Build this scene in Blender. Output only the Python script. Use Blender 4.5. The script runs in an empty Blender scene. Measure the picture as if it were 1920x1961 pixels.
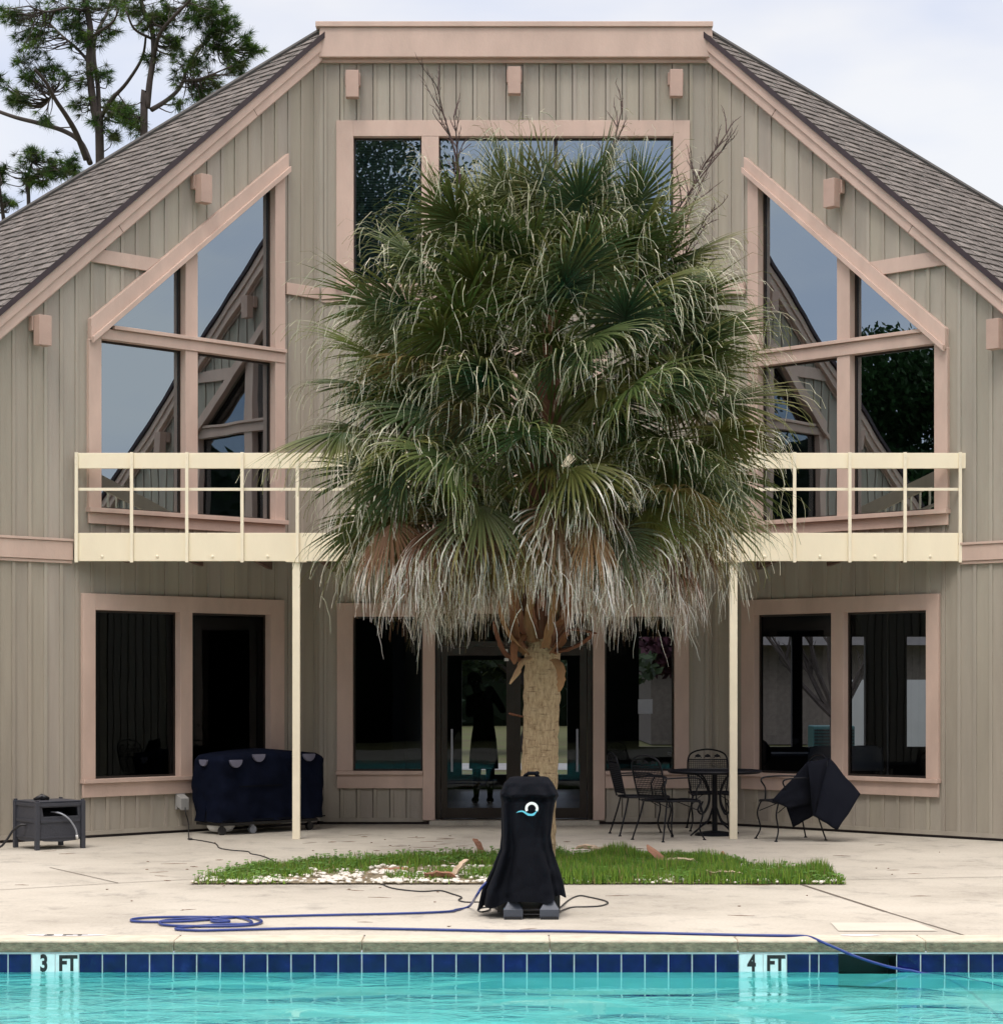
import bpy, math, random
from mathutils import Vector, Matrix, noise
random.seed(7)
R2 = math.sqrt(.5)
sc = bpy.context.scene
COL = sc.collection
ORG = {}
# ------------------------------------------------------------------ camera numbers
CAM = Vector((-.21, -25.77, 1.65)); F = 4200.0; VX = 950.0; HY = 1310.0   # measured perspective (photo 1920 wide)

def ground_at(px, py, z=0.0):
    t = (1.65 - z) * F / (py - HY)
    return Vector((CAM.x + (px - VX) / F * t, CAM.y + t, z))
def at_y(px, py, y):
    t = y - CAM.y
    return Vector((CAM.x + (px - VX) / F * t, y, 1.65 + (HY - py) / F * t))

# ------------------------------------------------------------------ materials
def nt(name):
    m = bpy.data.materials.new(name); m.use_nodes = True
    n = m.node_tree.nodes; n.clear()
    out = n.new('ShaderNodeOutputMaterial'); return m, n, m.node_tree.links, out
def ramp(n, stops):
    r = n.new('ShaderNodeValToRGB'); e = r.color_ramp.elements
    while len(e) < len(stops): e.new(.5)
    for i, (p, c) in enumerate(stops):
        e[i].position = p; e[i].color = (c[0], c[1], c[2], 1)
    return r
def mat(name, col, rough=.6, var=.12, scale=3.0, stretch=(1, 1, 1), bump=.0, bscale=60, metal=0, spec=.5, col2=None, detail=6):
    """plain surface with real colour variation from two noises"""
    m, n, l, out = nt(name)
    b = n.new('ShaderNodeBsdfPrincipled'); l.new(b.outputs[0], out.inputs[0])
    b.inputs['Roughness'].default_value = rough; b.inputs['Metallic'].default_value = metal
    b.inputs['Specular IOR Level'].default_value = spec
    tc = n.new('ShaderNodeTexCoord'); mp = n.new('ShaderNodeMapping'); l.new(tc.outputs['Object'], mp.inputs[0])
    mp.inputs['Scale'].default_value = stretch
    ns = n.new('ShaderNodeTexNoise'); ns.inputs['Scale'].default_value = scale; ns.inputs['Detail'].default_value = detail
    ns.inputs['Roughness'].default_value = .62
    l.new(mp.outputs[0], ns.inputs['Vector'])
    lo = tuple(c * (1 - var) for c in col); hi = tuple(min(1, c * (1 + var)) for c in col)
    if col2: lo = col2
    r = ramp(n, [(.3, lo), (.7, hi)]); l.new(ns.outputs[0], r.inputs[0]); l.new(r.outputs[0], b.inputs['Base Color'])
    if bump:
        n2 = n.new('ShaderNodeTexNoise'); n2.inputs['Scale'].default_value = bscale; n2.inputs['Detail'].default_value = 4
        l.new(mp.outputs[0], n2.inputs['Vector'])
        bp = n.new('ShaderNodeBump'); bp.inputs['Strength'].default_value = bump; bp.inputs['Distance'].default_value = .01
        l.new(n2.outputs[0], bp.inputs['Height']); l.new(bp.outputs[0], b.inputs['Normal'])
    return m
def mat_attr(name, rough=.5, transl=.3, spec=.35):
    m, n, l, out = nt(name)
    b = n.new('ShaderNodeBsdfPrincipled'); b.inputs['Roughness'].default_value = rough
    b.inputs['Specular IOR Level'].default_value = spec
    a = n.new('ShaderNodeAttribute'); a.attribute_name = 'tint'; l.new(a.outputs['Color'], b.inputs['Base Color'])
    t = n.new('ShaderNodeBsdfTranslucent'); l.new(a.outputs['Color'], t.inputs[0])
    mx = n.new('ShaderNodeMixShader'); mx.inputs[0].default_value = transl
    l.new(b.outputs[0], mx.inputs[1]); l.new(t.outputs[0], mx.inputs[2]); l.new(mx.outputs[0], out.inputs[0])
    return m
def mat_glass(name, f0, tint, wave=.0):
    """tinted pane: see-through body plus a mirror layer that grows towards grazing angles"""
    m, n, l, out = nt(name)
    lw = n.new('ShaderNodeLayerWeight'); lw.inputs[0].default_value = .5
    pw = n.new('ShaderNodeMath'); pw.operation = 'POWER'; pw.inputs[1].default_value = 5; l.new(lw.outputs['Facing'], pw.inputs[0])
    ma = n.new('ShaderNodeMath'); ma.operation = 'MULTIPLY_ADD'; ma.inputs[1].default_value = 1 - f0; ma.inputs[2].default_value = f0; l.new(pw.outputs[0], ma.inputs[0])
    tr = n.new('ShaderNodeBsdfTransparent'); tr.inputs[0].default_value = (*tint, 1)
    g = n.new('ShaderNodeBsdfGlossy'); g.inputs['Roughness'].default_value = .0; g.inputs[0].default_value = (.78, .90, .98, 1)
    mx = n.new('ShaderNodeMixShader'); l.new(ma.outputs[0], mx.inputs[0]); l.new(tr.outputs[0], mx.inputs[1]); l.new(g.outputs[0], mx.inputs[2])
    if wave:
        tc = n.new('ShaderNodeTexCoord'); ns = n.new('ShaderNodeTexNoise'); ns.inputs['Scale'].default_value = 1.6; ns.inputs['Detail'].default_value = 1
        l.new(tc.outputs['Object'], ns.inputs['Vector'])
        bp = n.new('ShaderNodeBump'); bp.inputs['Strength'].default_value = wave; bp.inputs['Distance'].default_value = .004
        l.new(ns.outputs[0], bp.inputs['Height']); l.new(bp.outputs[0], g.inputs['Normal'])
    l.new(mx.outputs[0], out.inputs[0]); return m

M = {}
M['siding'] = mat('siding_paint', (.370, .335, .278), .62, .13, 2.2, (1.6, 1.6, .16), .3, 120, spec=.3)
M['siding_boards'] = mat('siding_boards', (.370, .335, .278), .62, .13, 2.2, (1.6, 1.6, .16), .3, 120, spec=.3)
def per_board(m):
    n, l = m.node_tree.nodes, m.node_tree.links; b = [x for x in n if x.type == 'BSDF_PRINCIPLED'][0]
    src = b.inputs['Base Color'].links[0].from_socket; a = n.new('ShaderNodeAttribute'); a.attribute_name = 'tint'
    x = n.new('ShaderNodeMix'); x.data_type = 'RGBA'; x.blend_type = 'MULTIPLY'; x.inputs[0].default_value = 1; l.new(src, x.inputs[6]); l.new(a.outputs['Color'], x.inputs[7])
    l.new(x.outputs[2], b.inputs['Base Color'])
per_board(M['siding_boards'])
M['trim'] = mat('trim_paint', (.56, .42, .35), .55, .12, 2.6, (1, 1, .4), .22, 90, spec=.3)
M['fixture'] = mat('fixture_paint', (.46, .325, .265), .6, .08, 4, bump=.2)
M['cream'] = mat('cream_paint', (.87, .78, .585), .5, .05, 2.2, (1, 1, .4), .1, 60)
M['metal_post'] = mat('cream_metal', (.87, .79, .61), .45, .05, 5)
M['soffit'] = mat('soffit_wood', (.16, .10, .075), .8, .3, 3, (6, 1, 1), .3, 50)
M['dark_edge'] = mat('drip_edge', (.035, .022, .026), .5, .2, 6)
M['bronze'] = mat('bronze_frame', (.035, .028, .024), .35, .2, 6, metal=.4)
M['glass_up'] = mat_glass('reflective_glass', .38, (.20, .26, .30), .25)
M['glass_low'] = mat_glass('tinted_glass', .022, (.30, .33, .38), .15)
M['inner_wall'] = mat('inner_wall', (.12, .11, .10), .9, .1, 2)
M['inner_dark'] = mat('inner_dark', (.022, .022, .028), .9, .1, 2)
M['inner_floor'] = mat('inner_floor', (.16, .16, .17), .35, .15, 2)
M['blind'] = mat('blind_slats', (.40, .48, .44), .7, .1, 4)
M['black_cloth'] = mat('black_cloth', (.004, .005, .008), .8, .3, 3, bump=.3, bscale=40, spec=.08)
M['navy_cloth'] = mat('navy_cloth', (.003, .005, .014), .85, .3, 3, bump=.4, bscale=30, spec=.08)
M['cover_grey'] = mat('cover_grey', (.13, .13, .18), .7, .15, 6)
M['black_plastic'] = mat('black_plastic', (.012, .012, .014), .35, .2, 5)
M['slate_plastic'] = mat('slate_plastic', (.055, .066, .088), .45, .12, 5, bump=.1)
M['box_plastic'] = mat('box_plastic', (.040, .043, .055), .55, .12, 6, bump=.25, bscale=50)
M['iron'] = mat('black_iron', (.005, .006, .010), .5, .2, 8, spec=.25)
M['white_plastic'] = mat('white_plastic', (.7, .7, .68), .4, .05, 5)
M['grey_plastic'] = mat('grey_plastic', (.30, .32, .36), .45, .08, 5)
M['outlet_grey'] = mat('outlet_grey', (.33, .33, .32), .5, .1, 5)
M['hose_blue'] = mat('hose_blue', (.012, .035, .19), .35, .15, 8)
M['cord_black'] = mat('cord_black', (.016, .016, .018), .5, .2, 8)
M['logo_white'] = mat('logo_white', (.85, .87, .86), .6, .03, 5)
M['logo_blue'] = mat('logo_blue', (.12, .52, .68), .6, .1, 5)
M['tile_white'] = mat('tile_white', (.62, .76, .78), .25, .08, 14)
M['ink'] = mat('ink_black', (.012, .012, .014), .5, .1, 5)
M['grout'] = mat('grout', (.62, .66, .68), .8, .12, 30)
M['bark_pine'] = mat('pine_bark', (.042, .033, .029), .9, .4, 9, (1, 1, .35), .8, 30)
M['twig'] = mat('dry_twig', (.085, .05, .045), .8, .3, 9)
M['leaf'] = mat_attr('palm_leaf', .5, .12, .25)
M['needle'] = mat_attr('needle', .55, .25, .2)
M['grassm'] = mat_attr('grass_blade', .6, .3, .25)
M['boot'] = mat_attr('palm_boot', .75, .1, .25)
M['pebble'] = mat('marble_chip', (.78, .74, .66), .6, .14, 14, bump=.2)
M['soil'] = mat('soil', (.27, .22, .15), .95, .3, 9, bump=.6, col2=(.12, .10, .055))
M['litter'] = mat('leaf_litter', (.15, .085, .05), .85, .4, 15)
M['lawn'] = mat('lawn', (.11, .13, .035), .95, .35, .5, bump=.5, bscale=30, col2=(.15, .12, .06))
M['drive'] = mat('driveway', (.42, .40, .37), .9, .12, 1)
M['fence_w'] = mat('vinyl_fence', (.50, .51, .50), .5, .05, 2)
M['brick'] = mat('brick_wall', (.17, .145, .125), .9, .2, 8)
M['roof_far'] = mat('far_roof', (.10, .095, .09), .9, .2, 4)
M['ac'] = mat('ac_green', (.03, .10, .10), .6, .1, 4)
M['skin'] = mat('skin', (.30, .18, .12), .6, .08, 6)
M['dark_clothes'] = mat('dark_clothes', (.018, .018, .022), .9, .2, 6)
M['patch_white'] = mat('white_paint_wear', (.74, .74, .76), .8, .06, 7)

def mat_concrete():
    m, n, l, out = nt('pool_deck_concrete')
    b = n.new('ShaderNodeBsdfPrincipled'); l.new(b.outputs[0], out.inputs[0]); b.inputs['Roughness'].default_value = .85
    b.inputs['Specular IOR Level'].default_value = .25
    tc = n.new('ShaderNodeTexCoord')
    def ns(scale, st, det=7, ro=.65):
        mp = n.new('ShaderNodeMapping'); mp.inputs['Scale'].default_value = st; l.new(tc.outputs['Object'], mp.inputs[0])
        x = n.new('ShaderNodeTexNoise'); x.inputs['Scale'].default_value = scale; x.inputs['Detail'].default_value = det; x.inputs['Roughness'].default_value = ro
        l.new(mp.outputs[0], x.inputs['Vector']); return x
    a = ns(.55, (1, 1, 1)); r1 = ramp(n, [(.30, (.36, .33, .275)), (.50, (.48, .445, .375)), (.72, (.55, .515, .44))]); l.new(a.outputs[0], r1.inputs[0])
    c = ns(2.4, (1, .8, 1), 9, .72); r2 = ramp(n, [(.30, (.62, .62, .63)), (.47, (.97, .97, .97)), (1, (1.0, 1.0, 1.0))]); l.new(c.outputs[0], r2.inputs[0])
    d = ns(38, (1, 1, 1), 4); r3 = ramp(n, [(.3, (.86, .86, .86)), (.6, (1, 1, 1))]); l.new(d.outputs[0], r3.inputs[0])
    def mul(p, q):
        x = n.new('ShaderNodeMix'); x.data_type = 'RGBA'; x.blend_type = 'MULTIPLY'; x.inputs[0].default_value = 1
        l.new(p, x.inputs[6]); l.new(q, x.inputs[7]); return x.outputs[2]
    col = mul(mul(r1.outputs[0], r2.outputs[0]), r3.outputs[0])
    l.new(col, b.inputs['Base Color'])
    bp = n.new('ShaderNodeBump'); bp.inputs['Strength'].default_value = .35; bp.inputs['Distance'].default_value = .006
    l.new(d.outputs[0], bp.inputs['Height']); l.new(bp.outputs[0], b.inputs['Normal'])
    return m
M['concrete'] = mat_concrete()
M['coping'] = mat('coping_concrete', (.54, .485, .385), .8, .12, 7, bump=.6, bscale=55, col2=(.43, .385, .30))
M['coping_face'] = mat('coping_face_mottled', (.23, .20, .135), .8, .30, 16, (1, 1, 2), 1.0, 60, col2=(.085, .075, .05))  # darker mottled tone for the pool-side face of the slabs
def mat_tile():
    m, n, l, out = nt('navy_tile')
    b = n.new('ShaderNodeBsdfPrincipled'); l.new(b.outputs[0], out.inputs[0]); b.inputs['Roughness'].default_value = .12
    tc = n.new('ShaderNodeTexCoord'); ns = n.new('ShaderNodeTexNoise'); ns.inputs['Scale'].default_value = 9; ns.inputs['Detail'].default_value = 5
    l.new(tc.outputs['Object'], ns.inputs['Vector'])
    r = ramp(n, [(.35, (.002, .003, .045)), (.62, (.004, .006, .085)), (.8, (.015, .022, .15))]); l.new(ns.outputs[0], r.inputs[0]); l.new(r.outputs[0], b.inputs['Base Color'])
    bp = n.new('ShaderNodeBump'); bp.inputs['Strength'].default_value = .2; bp.inputs['Distance'].default_value = .01
    l.new(ns.outputs[0], bp.inputs['Height']); l.new(bp.outputs[0], b.inputs['Normal']); return m
M['tile'] = mat_tile()
def mat_shingle():
    m, n, l, out = nt('roof_shingle')
    b = n.new('ShaderNodeBsdfPrincipled'); l.new(b.outputs[0], out.inputs[0]); b.inputs['Roughness'].default_value = .9
    b.inputs['Specular IOR Level'].default_value = .2
    a = n.new('ShaderNodeAttribute'); a.attribute_name = 'tint'
    tc = n.new('ShaderNodeTexCoord'); ns = n.new('ShaderNodeTexNoise'); ns.inputs['Scale'].default_value = 40; ns.inputs['Detail'].default_value = 5
    l.new(tc.outputs['Object'], ns.inputs['Vector'])
    r = ramp(n, [(.3, (.6, .6, .6)), (.7, (1.25, 1.22, 1.2))]); l.new(ns.outputs[0], r.inputs[0])
    x = n.new('ShaderNodeMix'); x.data_type = 'RGBA'; x.blend_type = 'MULTIPLY'; x.inputs[0].default_value = 1
    l.new(a.outputs['Color'], x.inputs[6]); l.new(r.outputs[0], x.inputs[7]); l.new(x.outputs[2], b.inputs['Base Color'])
    bp = n.new('ShaderNodeBump'); bp.inputs['Strength'].default_value = .5; bp.inputs['Distance'].default_value = .01
    l.new(ns.outputs[0], bp.inputs['Height']); l.new(bp.outputs[0], b.inputs['Normal']); return m
M['shingle'] = mat_shingle()
def mat_trunk():
    m, n, l, out = nt('palm_trunk')
    b = n.new('ShaderNodeBsdfPrincipled'); l.new(b.outputs[0], out.inputs[0]); b.inputs['Roughness'].default_value = .85
    tc = n.new('ShaderNodeTexCoord')
    def ns(scale, st, det=6):
        mp = n.new('ShaderNodeMapping'); mp.inputs['Scale'].default_value = st; l.new(tc.outputs['Object'], mp.inputs[0])
        x = n.new('ShaderNodeTexNoise'); x.inputs['Scale'].default_value = scale; x.inputs['Detail'].default_value = det; x.inputs['Roughness'].default_value = .7
        l.new(mp.outputs[0], x.inputs['Vector']); return x
    a = ns(14, (3.2, 3.2, .9)); c = ns(12, (.6, .6, 4.2)); d = ns(3, (1, 1, 1))
    r1 = ramp(n, [(.30, (.14, .085, .04)), (.44, (.42, .30, .17)), (.60, (.55, .415, .25)), (.8, (.68, .54, .35))]); l.new(a.outputs[0], r1.inputs[0])
    r2 = ramp(n, [(.34, (.35, .30, .25)), (.44, (1, 1, 1))]); l.new(c.outputs[0], r2.inputs[0])
    x = n.new('ShaderNodeMix'); x.data_type = 'RGBA'; x.blend_type = 'MULTIPLY'; x.inputs[0].default_value = .8
    l.new(r1.outputs[0], x.inputs[6]); l.new(r2.outputs[0], x.inputs[7]); l.new(x.outputs[2], b.inputs['Base Color'])
    ad = n.new('ShaderNodeMath'); ad.operation = 'ADD'; l.new(a.outputs[0], ad.inputs[0]); l.new(c.outputs[0], ad.inputs[1])
    bp = n.new('ShaderNodeBump'); bp.inputs['Strength'].default_value = 1; bp.inputs['Distance'].default_value = .02
    l.new(ad.outputs[0], bp.inputs['Height']); l.new(bp.outputs[0], b.inputs['Normal']); return m
M['trunk'] = mat_trunk()
def mat_plaster():
    m, n, l, out = nt('pool_plaster')
    b = n.new('ShaderNodeBsdfPrincipled'); l.new(b.outputs[0], out.inputs[0]); b.inputs['Roughness'].default_value = .9
    tc = n.new('ShaderNodeTexCoord'); ns = n.new('ShaderNodeTexNoise'); ns.inputs['Scale'].default_value = 2.2; ns.inputs['Detail'].default_value = 3
    l.new(tc.outputs['Object'], ns.inputs['Vector'])
    r = ramp(n, [(.3, (.20, .62, .62)), (.7, (.36, .80, .78))]); l.new(ns.outputs[0], r.inputs[0]); l.new(r.outputs[0], b.inputs['Base Color'])
    return m
M['plaster'] = mat_plaster()
def mat_water():
    m, n, l, out = nt('pool_water')
    g = n.new('ShaderNodeBsdfRefraction'); g.inputs['IOR'].default_value = 1.33; g.inputs['Roughness'].default_value = 0; g.inputs[0].default_value = (.80, .97, .97, 1)
    tr = n.new('ShaderNodeBsdfTransparent'); tr.inputs[0].default_value = (.80, .97, .97, 1)
    gl = n.new('ShaderNodeBsdfGlossy'); gl.inputs['Roughness'].default_value = .0; gl.inputs[0].default_value = (.9, .98, 1, 1)
    fr = n.new('ShaderNodeFresnel'); fr.inputs[0].default_value = 1.33
    tc = n.new('ShaderNodeTexCoord')
    mp = n.new('ShaderNodeMapping'); mp.inputs['Scale'].default_value = (1.0, 1.5, 1); l.new(tc.outputs['Object'], mp.inputs[0])
    n1 = n.new('ShaderNodeTexNoise'); n1.inputs['Scale'].default_value = 2.6; n1.inputs['Detail'].default_value = 5; n1.inputs['Roughness'].default_value = .58; n1.inputs['Distortion'].default_value = 1.2
    l.new(mp.outputs[0], n1.inputs['Vector'])
    n3 = n.new('ShaderNodeTexNoise'); n3.inputs['Scale'].default_value = .9; n3.inputs['Detail'].default_value = 1; l.new(mp.outputs[0], n3.inputs['Vector'])
    mk = n.new('ShaderNodeMapRange'); mk.inputs[1].default_value = .44; mk.inputs[2].default_value = .58; mk.inputs[3].default_value = .06; mk.inputs[4].default_value = 1.2; l.new(n3.outputs[0], mk.inputs[0])
    mu = n.new('ShaderNodeMath'); mu.operation = 'MULTIPLY'; l.new(n1.outputs[0], mu.inputs[0]); l.new(mk.outputs[0], mu.inputs[1])
    bp = n.new('ShaderNodeBump'); bp.inputs['Strength'].default_value = 1; bp.inputs['Distance'].default_value = .022
    l.new(mu.outputs[0], bp.inputs['Height'])
    for x in (g, gl, fr): l.new(bp.outputs[0], x.inputs['Normal'])
    m1 = n.new('ShaderNodeMixShader'); m1.inputs[0].default_value = .75; l.new(tr.outputs[0], m1.inputs[1]); l.new(g.outputs[0], m1.inputs[2])
    m2 = n.new('ShaderNodeMixShader'); l.new(fr.outputs[0], m2.inputs[0]); l.new(m1.outputs[0], m2.inputs[1]); l.new(gl.outputs[0], m2.inputs[2])
    l.new(m2.outputs[0], out.inputs[0]); return m
M['water'] = mat_water()
def mat_quilt():
    m = mat('quilted_blanket', (.014, .016, .026), .8, .2, 5)
    n, l = m.node_tree.nodes, m.node_tree.links
    b = [x for x in n if x.type == 'BSDF_PRINCIPLED'][0]
    uv = n.new('ShaderNodeUVMap'); uv.uv_map = 'uv'
    mp = n.new('ShaderNodeMapping'); mp.inputs['Scale'].default_value = (6, 6, 1); l.new(uv.outputs[0], mp.inputs[0])
    br = n.new('ShaderNodeTexBrick'); br.inputs['Scale'].default_value = 2.4; br.inputs['Mortar Size'].default_value = .07; br.inputs['Mortar Smooth'].default_value = .6; mp.inputs['Rotation'].default_value = (0, 0, .78)
    l.new(mp.outputs[0], br.inputs[0])
    cm = n.new('ShaderNodeMix'); cm.data_type = 'RGBA'; l.new(br.outputs['Fac'], cm.inputs[0]); cm.inputs[6].default_value = (.016, .019, .032, 1); b.inputs['Specular IOR Level'].default_value = .1; cm.inputs[7].default_value = (.004, .005, .009, 1); l.new(cm.outputs[2], b.inputs['Base Color'])
    bp = n.new('ShaderNodeBump'); bp.inputs['Strength'].default_value = 1; bp.inputs['Distance'].default_value = .03; bp.invert = True
    l.new(br.outputs['Fac'], bp.inputs['Height']); l.new(bp.outputs[0], b.inputs['Normal'])
    return m
M['quilt'] = mat_quilt()

# ------------------------------------------------------------------ mesh helpers
class MB:
    def __init__(s): s.v = []; s.f = []; s.c = []; s.hascol = False; s.smooth = False; s.uv = None
    def add(s, vs, fs, col=None):
        b = len(s.v); s.v += [tuple(v) for v in vs]; s.f += [tuple(b + i for i in f) for f in fs]
        if col is not None:
            s.hascol = True
            s.c += (col if isinstance(col, list) else [col] * len(vs))
        elif s.hascol: s.c += [(1, 1, 1)] * len(vs)
        return s
    def box(s, x0, x1, y0, y1, z0, z1, fn=None, col=None):
        vs = [(x, y, z) for z in (z0, z1) for y in (y0, y1) for x in (x0, x1)]
        if fn: vs = [fn(*v) for v in vs]
        return s.add(vs, [(0, 2, 3, 1), (4, 5, 7, 6), (0, 1, 5, 4), (2, 6, 7, 3), (0, 4, 6, 2), (1, 3, 7, 5)], col)
    def prism(s, pts, d0, d1, fn):
        n = len(pts); vs = [fn(a, b, d0) for a, b in pts] + [fn(a, b, d1) for a, b in pts]
        fs = [tuple(range(n - 1, -1, -1)), tuple(range(n, 2 * n))] + [(i, (i + 1) % n, n + (i + 1) % n, n + i) for i in range(n)]
        return s.add(vs, fs)
    def tube(s, pts, r, seg=8, r1=None, cap=True, col=None):
        pts = [Vector(p) for p in pts]; n = len(pts); vs = []; fs = []
        d0 = (pts[1] - pts[0]).normalized(); up = Vector((0, 0, 1)) if abs(d0.z) < .9 else Vector((1, 0, 0))
        u = d0.cross(up).normalized()
        for i, p in enumerate(pts):
            d = (pts[min(i + 1, n - 1)] - pts[max(i - 1, 0)]).normalized()
            u = (u - d * u.dot(d)); u = u.normalized() if u.length > 1e-6 else d.orthogonal().normalized()
            w = d.cross(u)
            rr = r[i] if isinstance(r, (list, tuple)) else (r if r1 is None else r + (r1 - r) * i / (n - 1))
            for k in range(seg):
                a = 2 * math.pi * k / seg; vs.append(p + (u * math.cos(a) + w * math.sin(a)) * rr)
        for i in range(n - 1):
            for k in range(seg):
                k2 = (k + 1) % seg; fs.append((i * seg + k, i * seg + k2, (i + 1) * seg + k2, (i + 1) * seg + k))
        if cap: fs += [tuple(range(seg - 1, -1, -1)), tuple((n - 1) * seg + k for k in range(seg))]
        return s.add(vs, fs, col)
    def lathe(s, prof, c, seg=24):
        vs = []; fs = []; n = len(prof)
        for r, z in prof:
            for k in range(seg):
                a = 2 * math.pi * k / seg; vs.append((c[0] + r * math.cos(a), c[1] + r * math.sin(a), c[2] + z))
        for i in range(n - 1):
            for k in range(seg):
                k2 = (k + 1) % seg; fs.append((i * seg + k, i * seg + k2, (i + 1) * seg + k2, (i + 1) * seg + k))
        fs += [tuple(range(seg - 1, -1, -1)), tuple((n - 1) * seg + k for k in range(seg))]
        return s.add(vs, fs)
    def blob(s, c, r, seg=10, rings=6, jit=0, col=None):
        vs = [];
        for i in range(rings + 1):
            th = math.pi * i / rings
            for k in range(seg):
                a = 2 * math.pi * k / seg; q = 1 + random.uniform(-jit, jit)
                vs.append((c[0] + r[0] * math.sin(th) * math.cos(a) * q, c[1] + r[1] * math.sin(th) * math.sin(a) * q, c[2] + r[2] * math.cos(th) * q))
        fs = [(i * seg + k, (i + 1) * seg + k, (i + 1) * seg + (k + 1) % seg, i * seg + (k + 1) % seg) for i in range(rings) for k in range(seg)]
        return s.add(vs, fs, col)
    def grid(s, fn, nu, nv, col=None):
        vs = [fn(i / nu, j / nv) for j in range(nv + 1) for i in range(nu + 1)]
        fs = [(j * (nu + 1) + i, j * (nu + 1) + i + 1, (j + 1) * (nu + 1) + i + 1, (j + 1) * (nu + 1) + i) for j in range(nv) for i in range(nu)]
        return s.add(vs, fs, col)
    def build(s, name, m, parent=None, smooth=None, bevel=0, solid=0, loc=None):
        o0 = ORG.get(parent.name, Vector()) if parent else (Vector(loc) if loc is not None else Vector())
        me = bpy.data.meshes.new(name)
        me.from_pydata([(v[0] - o0.x, v[1] - o0.y, v[2] - o0.z) for v in s.v], [], s.f)
        if s.hascol:
            ca = me.color_attributes.new('tint', 'FLOAT_COLOR', 'POINT')
            buf = []
            for c in s.c: buf += [c[0], c[1], c[2], 1.0]
            ca.data.foreach_set('color', buf)
        if s.uv:
            uvl = me.uv_layers.new(name='uv')
            for lp in me.loops: uvl.data[lp.index].uv = s.uv[lp.vertex_index]
        me.materials.append(m if not isinstance(m, str) else M[m])
        if smooth if smooth is not None else s.smooth: me.shade_smooth()
        me.update()
        o = bpy.data.objects.new(name, me); COL.objects.link(o)
        if parent: o.parent = parent
        else: o.location = o0
        ORG[o.name] = o0.copy()
        if bevel:
            b = o.modifiers.new('bevel', 'BEVEL'); b.width = bevel; b.segments = 2; b.limit_method = 'ANGLE'
        if solid:
            b = o.modifiers.new('solid', 'SOLIDIFY'); b.thickness = solid; b.offset = 0
        return o
def tag(o, label=None, cat=None, group=None, kind=None):
    if label: o['label'] = label
    if cat: o['category'] = cat
    if group: o['group'] = group
    if kind: o['kind'] = kind
    return o
def empty(name, loc, label, cat, group=None, kind=None):
    o = bpy.data.objects.new(name, None); COL.objects.link(o); o.location = loc; o.empty_display_size = .1
    ORG[o.name] = Vector(loc); return tag(o, label, cat, group, kind)
def structure(o): o['kind'] = 'structure'; return o
def copy_tree(root, loc, rz, label):
    r = root.copy(); COL.objects.link(r); r.location = loc; r.rotation_euler = (0, 0, rz); r['label'] = label
    for ch in list(root.children):
        c = ch.copy(); COL.objects.link(c); c.parent = r
        for g in list(ch.children):
            d = g.copy(); COL.objects.link(d); d.parent = c
    return r
def catmull(pts, n=6):
    pts = [Vector(p) for p in pts]; P = [pts[0]] + pts + [pts[-1]]; out = []
    for i in range(1, len(P) - 2):
        for k in range(n):
            t = k / n; a, b, c, d = P[i - 1], P[i], P[i + 1], P[i + 2]
            out.append(.5 * ((2 * b) + (c - a) * t + (2 * a - 5 * b + 4 * c - d) * t * t + (3 * b - a - 3 * c + d) * t ** 3))
    out.append(pts[-1]); return out

# ------------------------------------------------------------------ walls (s along, z up, d outwards)
def wallfn(o, dr, n):
    return lambda s, z, d: (o[0] + dr[0] * s + n[0] * d, o[1] + dr[1] * s + n[1] * d, z)
WC = wallfn((-2.29, 0), (1, 0), (0, -1))
WLf = wallfn((-2.29, 0), (-R2, -R2), (R2, -R2))
WRf = wallfn((2.29, 0), (R2, -R2), (-R2, -R2))
def wbox(mb, W, s0, s1, z0, z1, d0, d1):
    return mb.box(s0, s1, z0, z1, d0, d1, fn=lambda s, z, d: W(s, z, d))
SLOPE = 1.22 * R2         # rake drop per metre along the wing wall
SEND = 6.1
rake_z = lambda s: 9.27 - SLOPE * s

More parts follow.
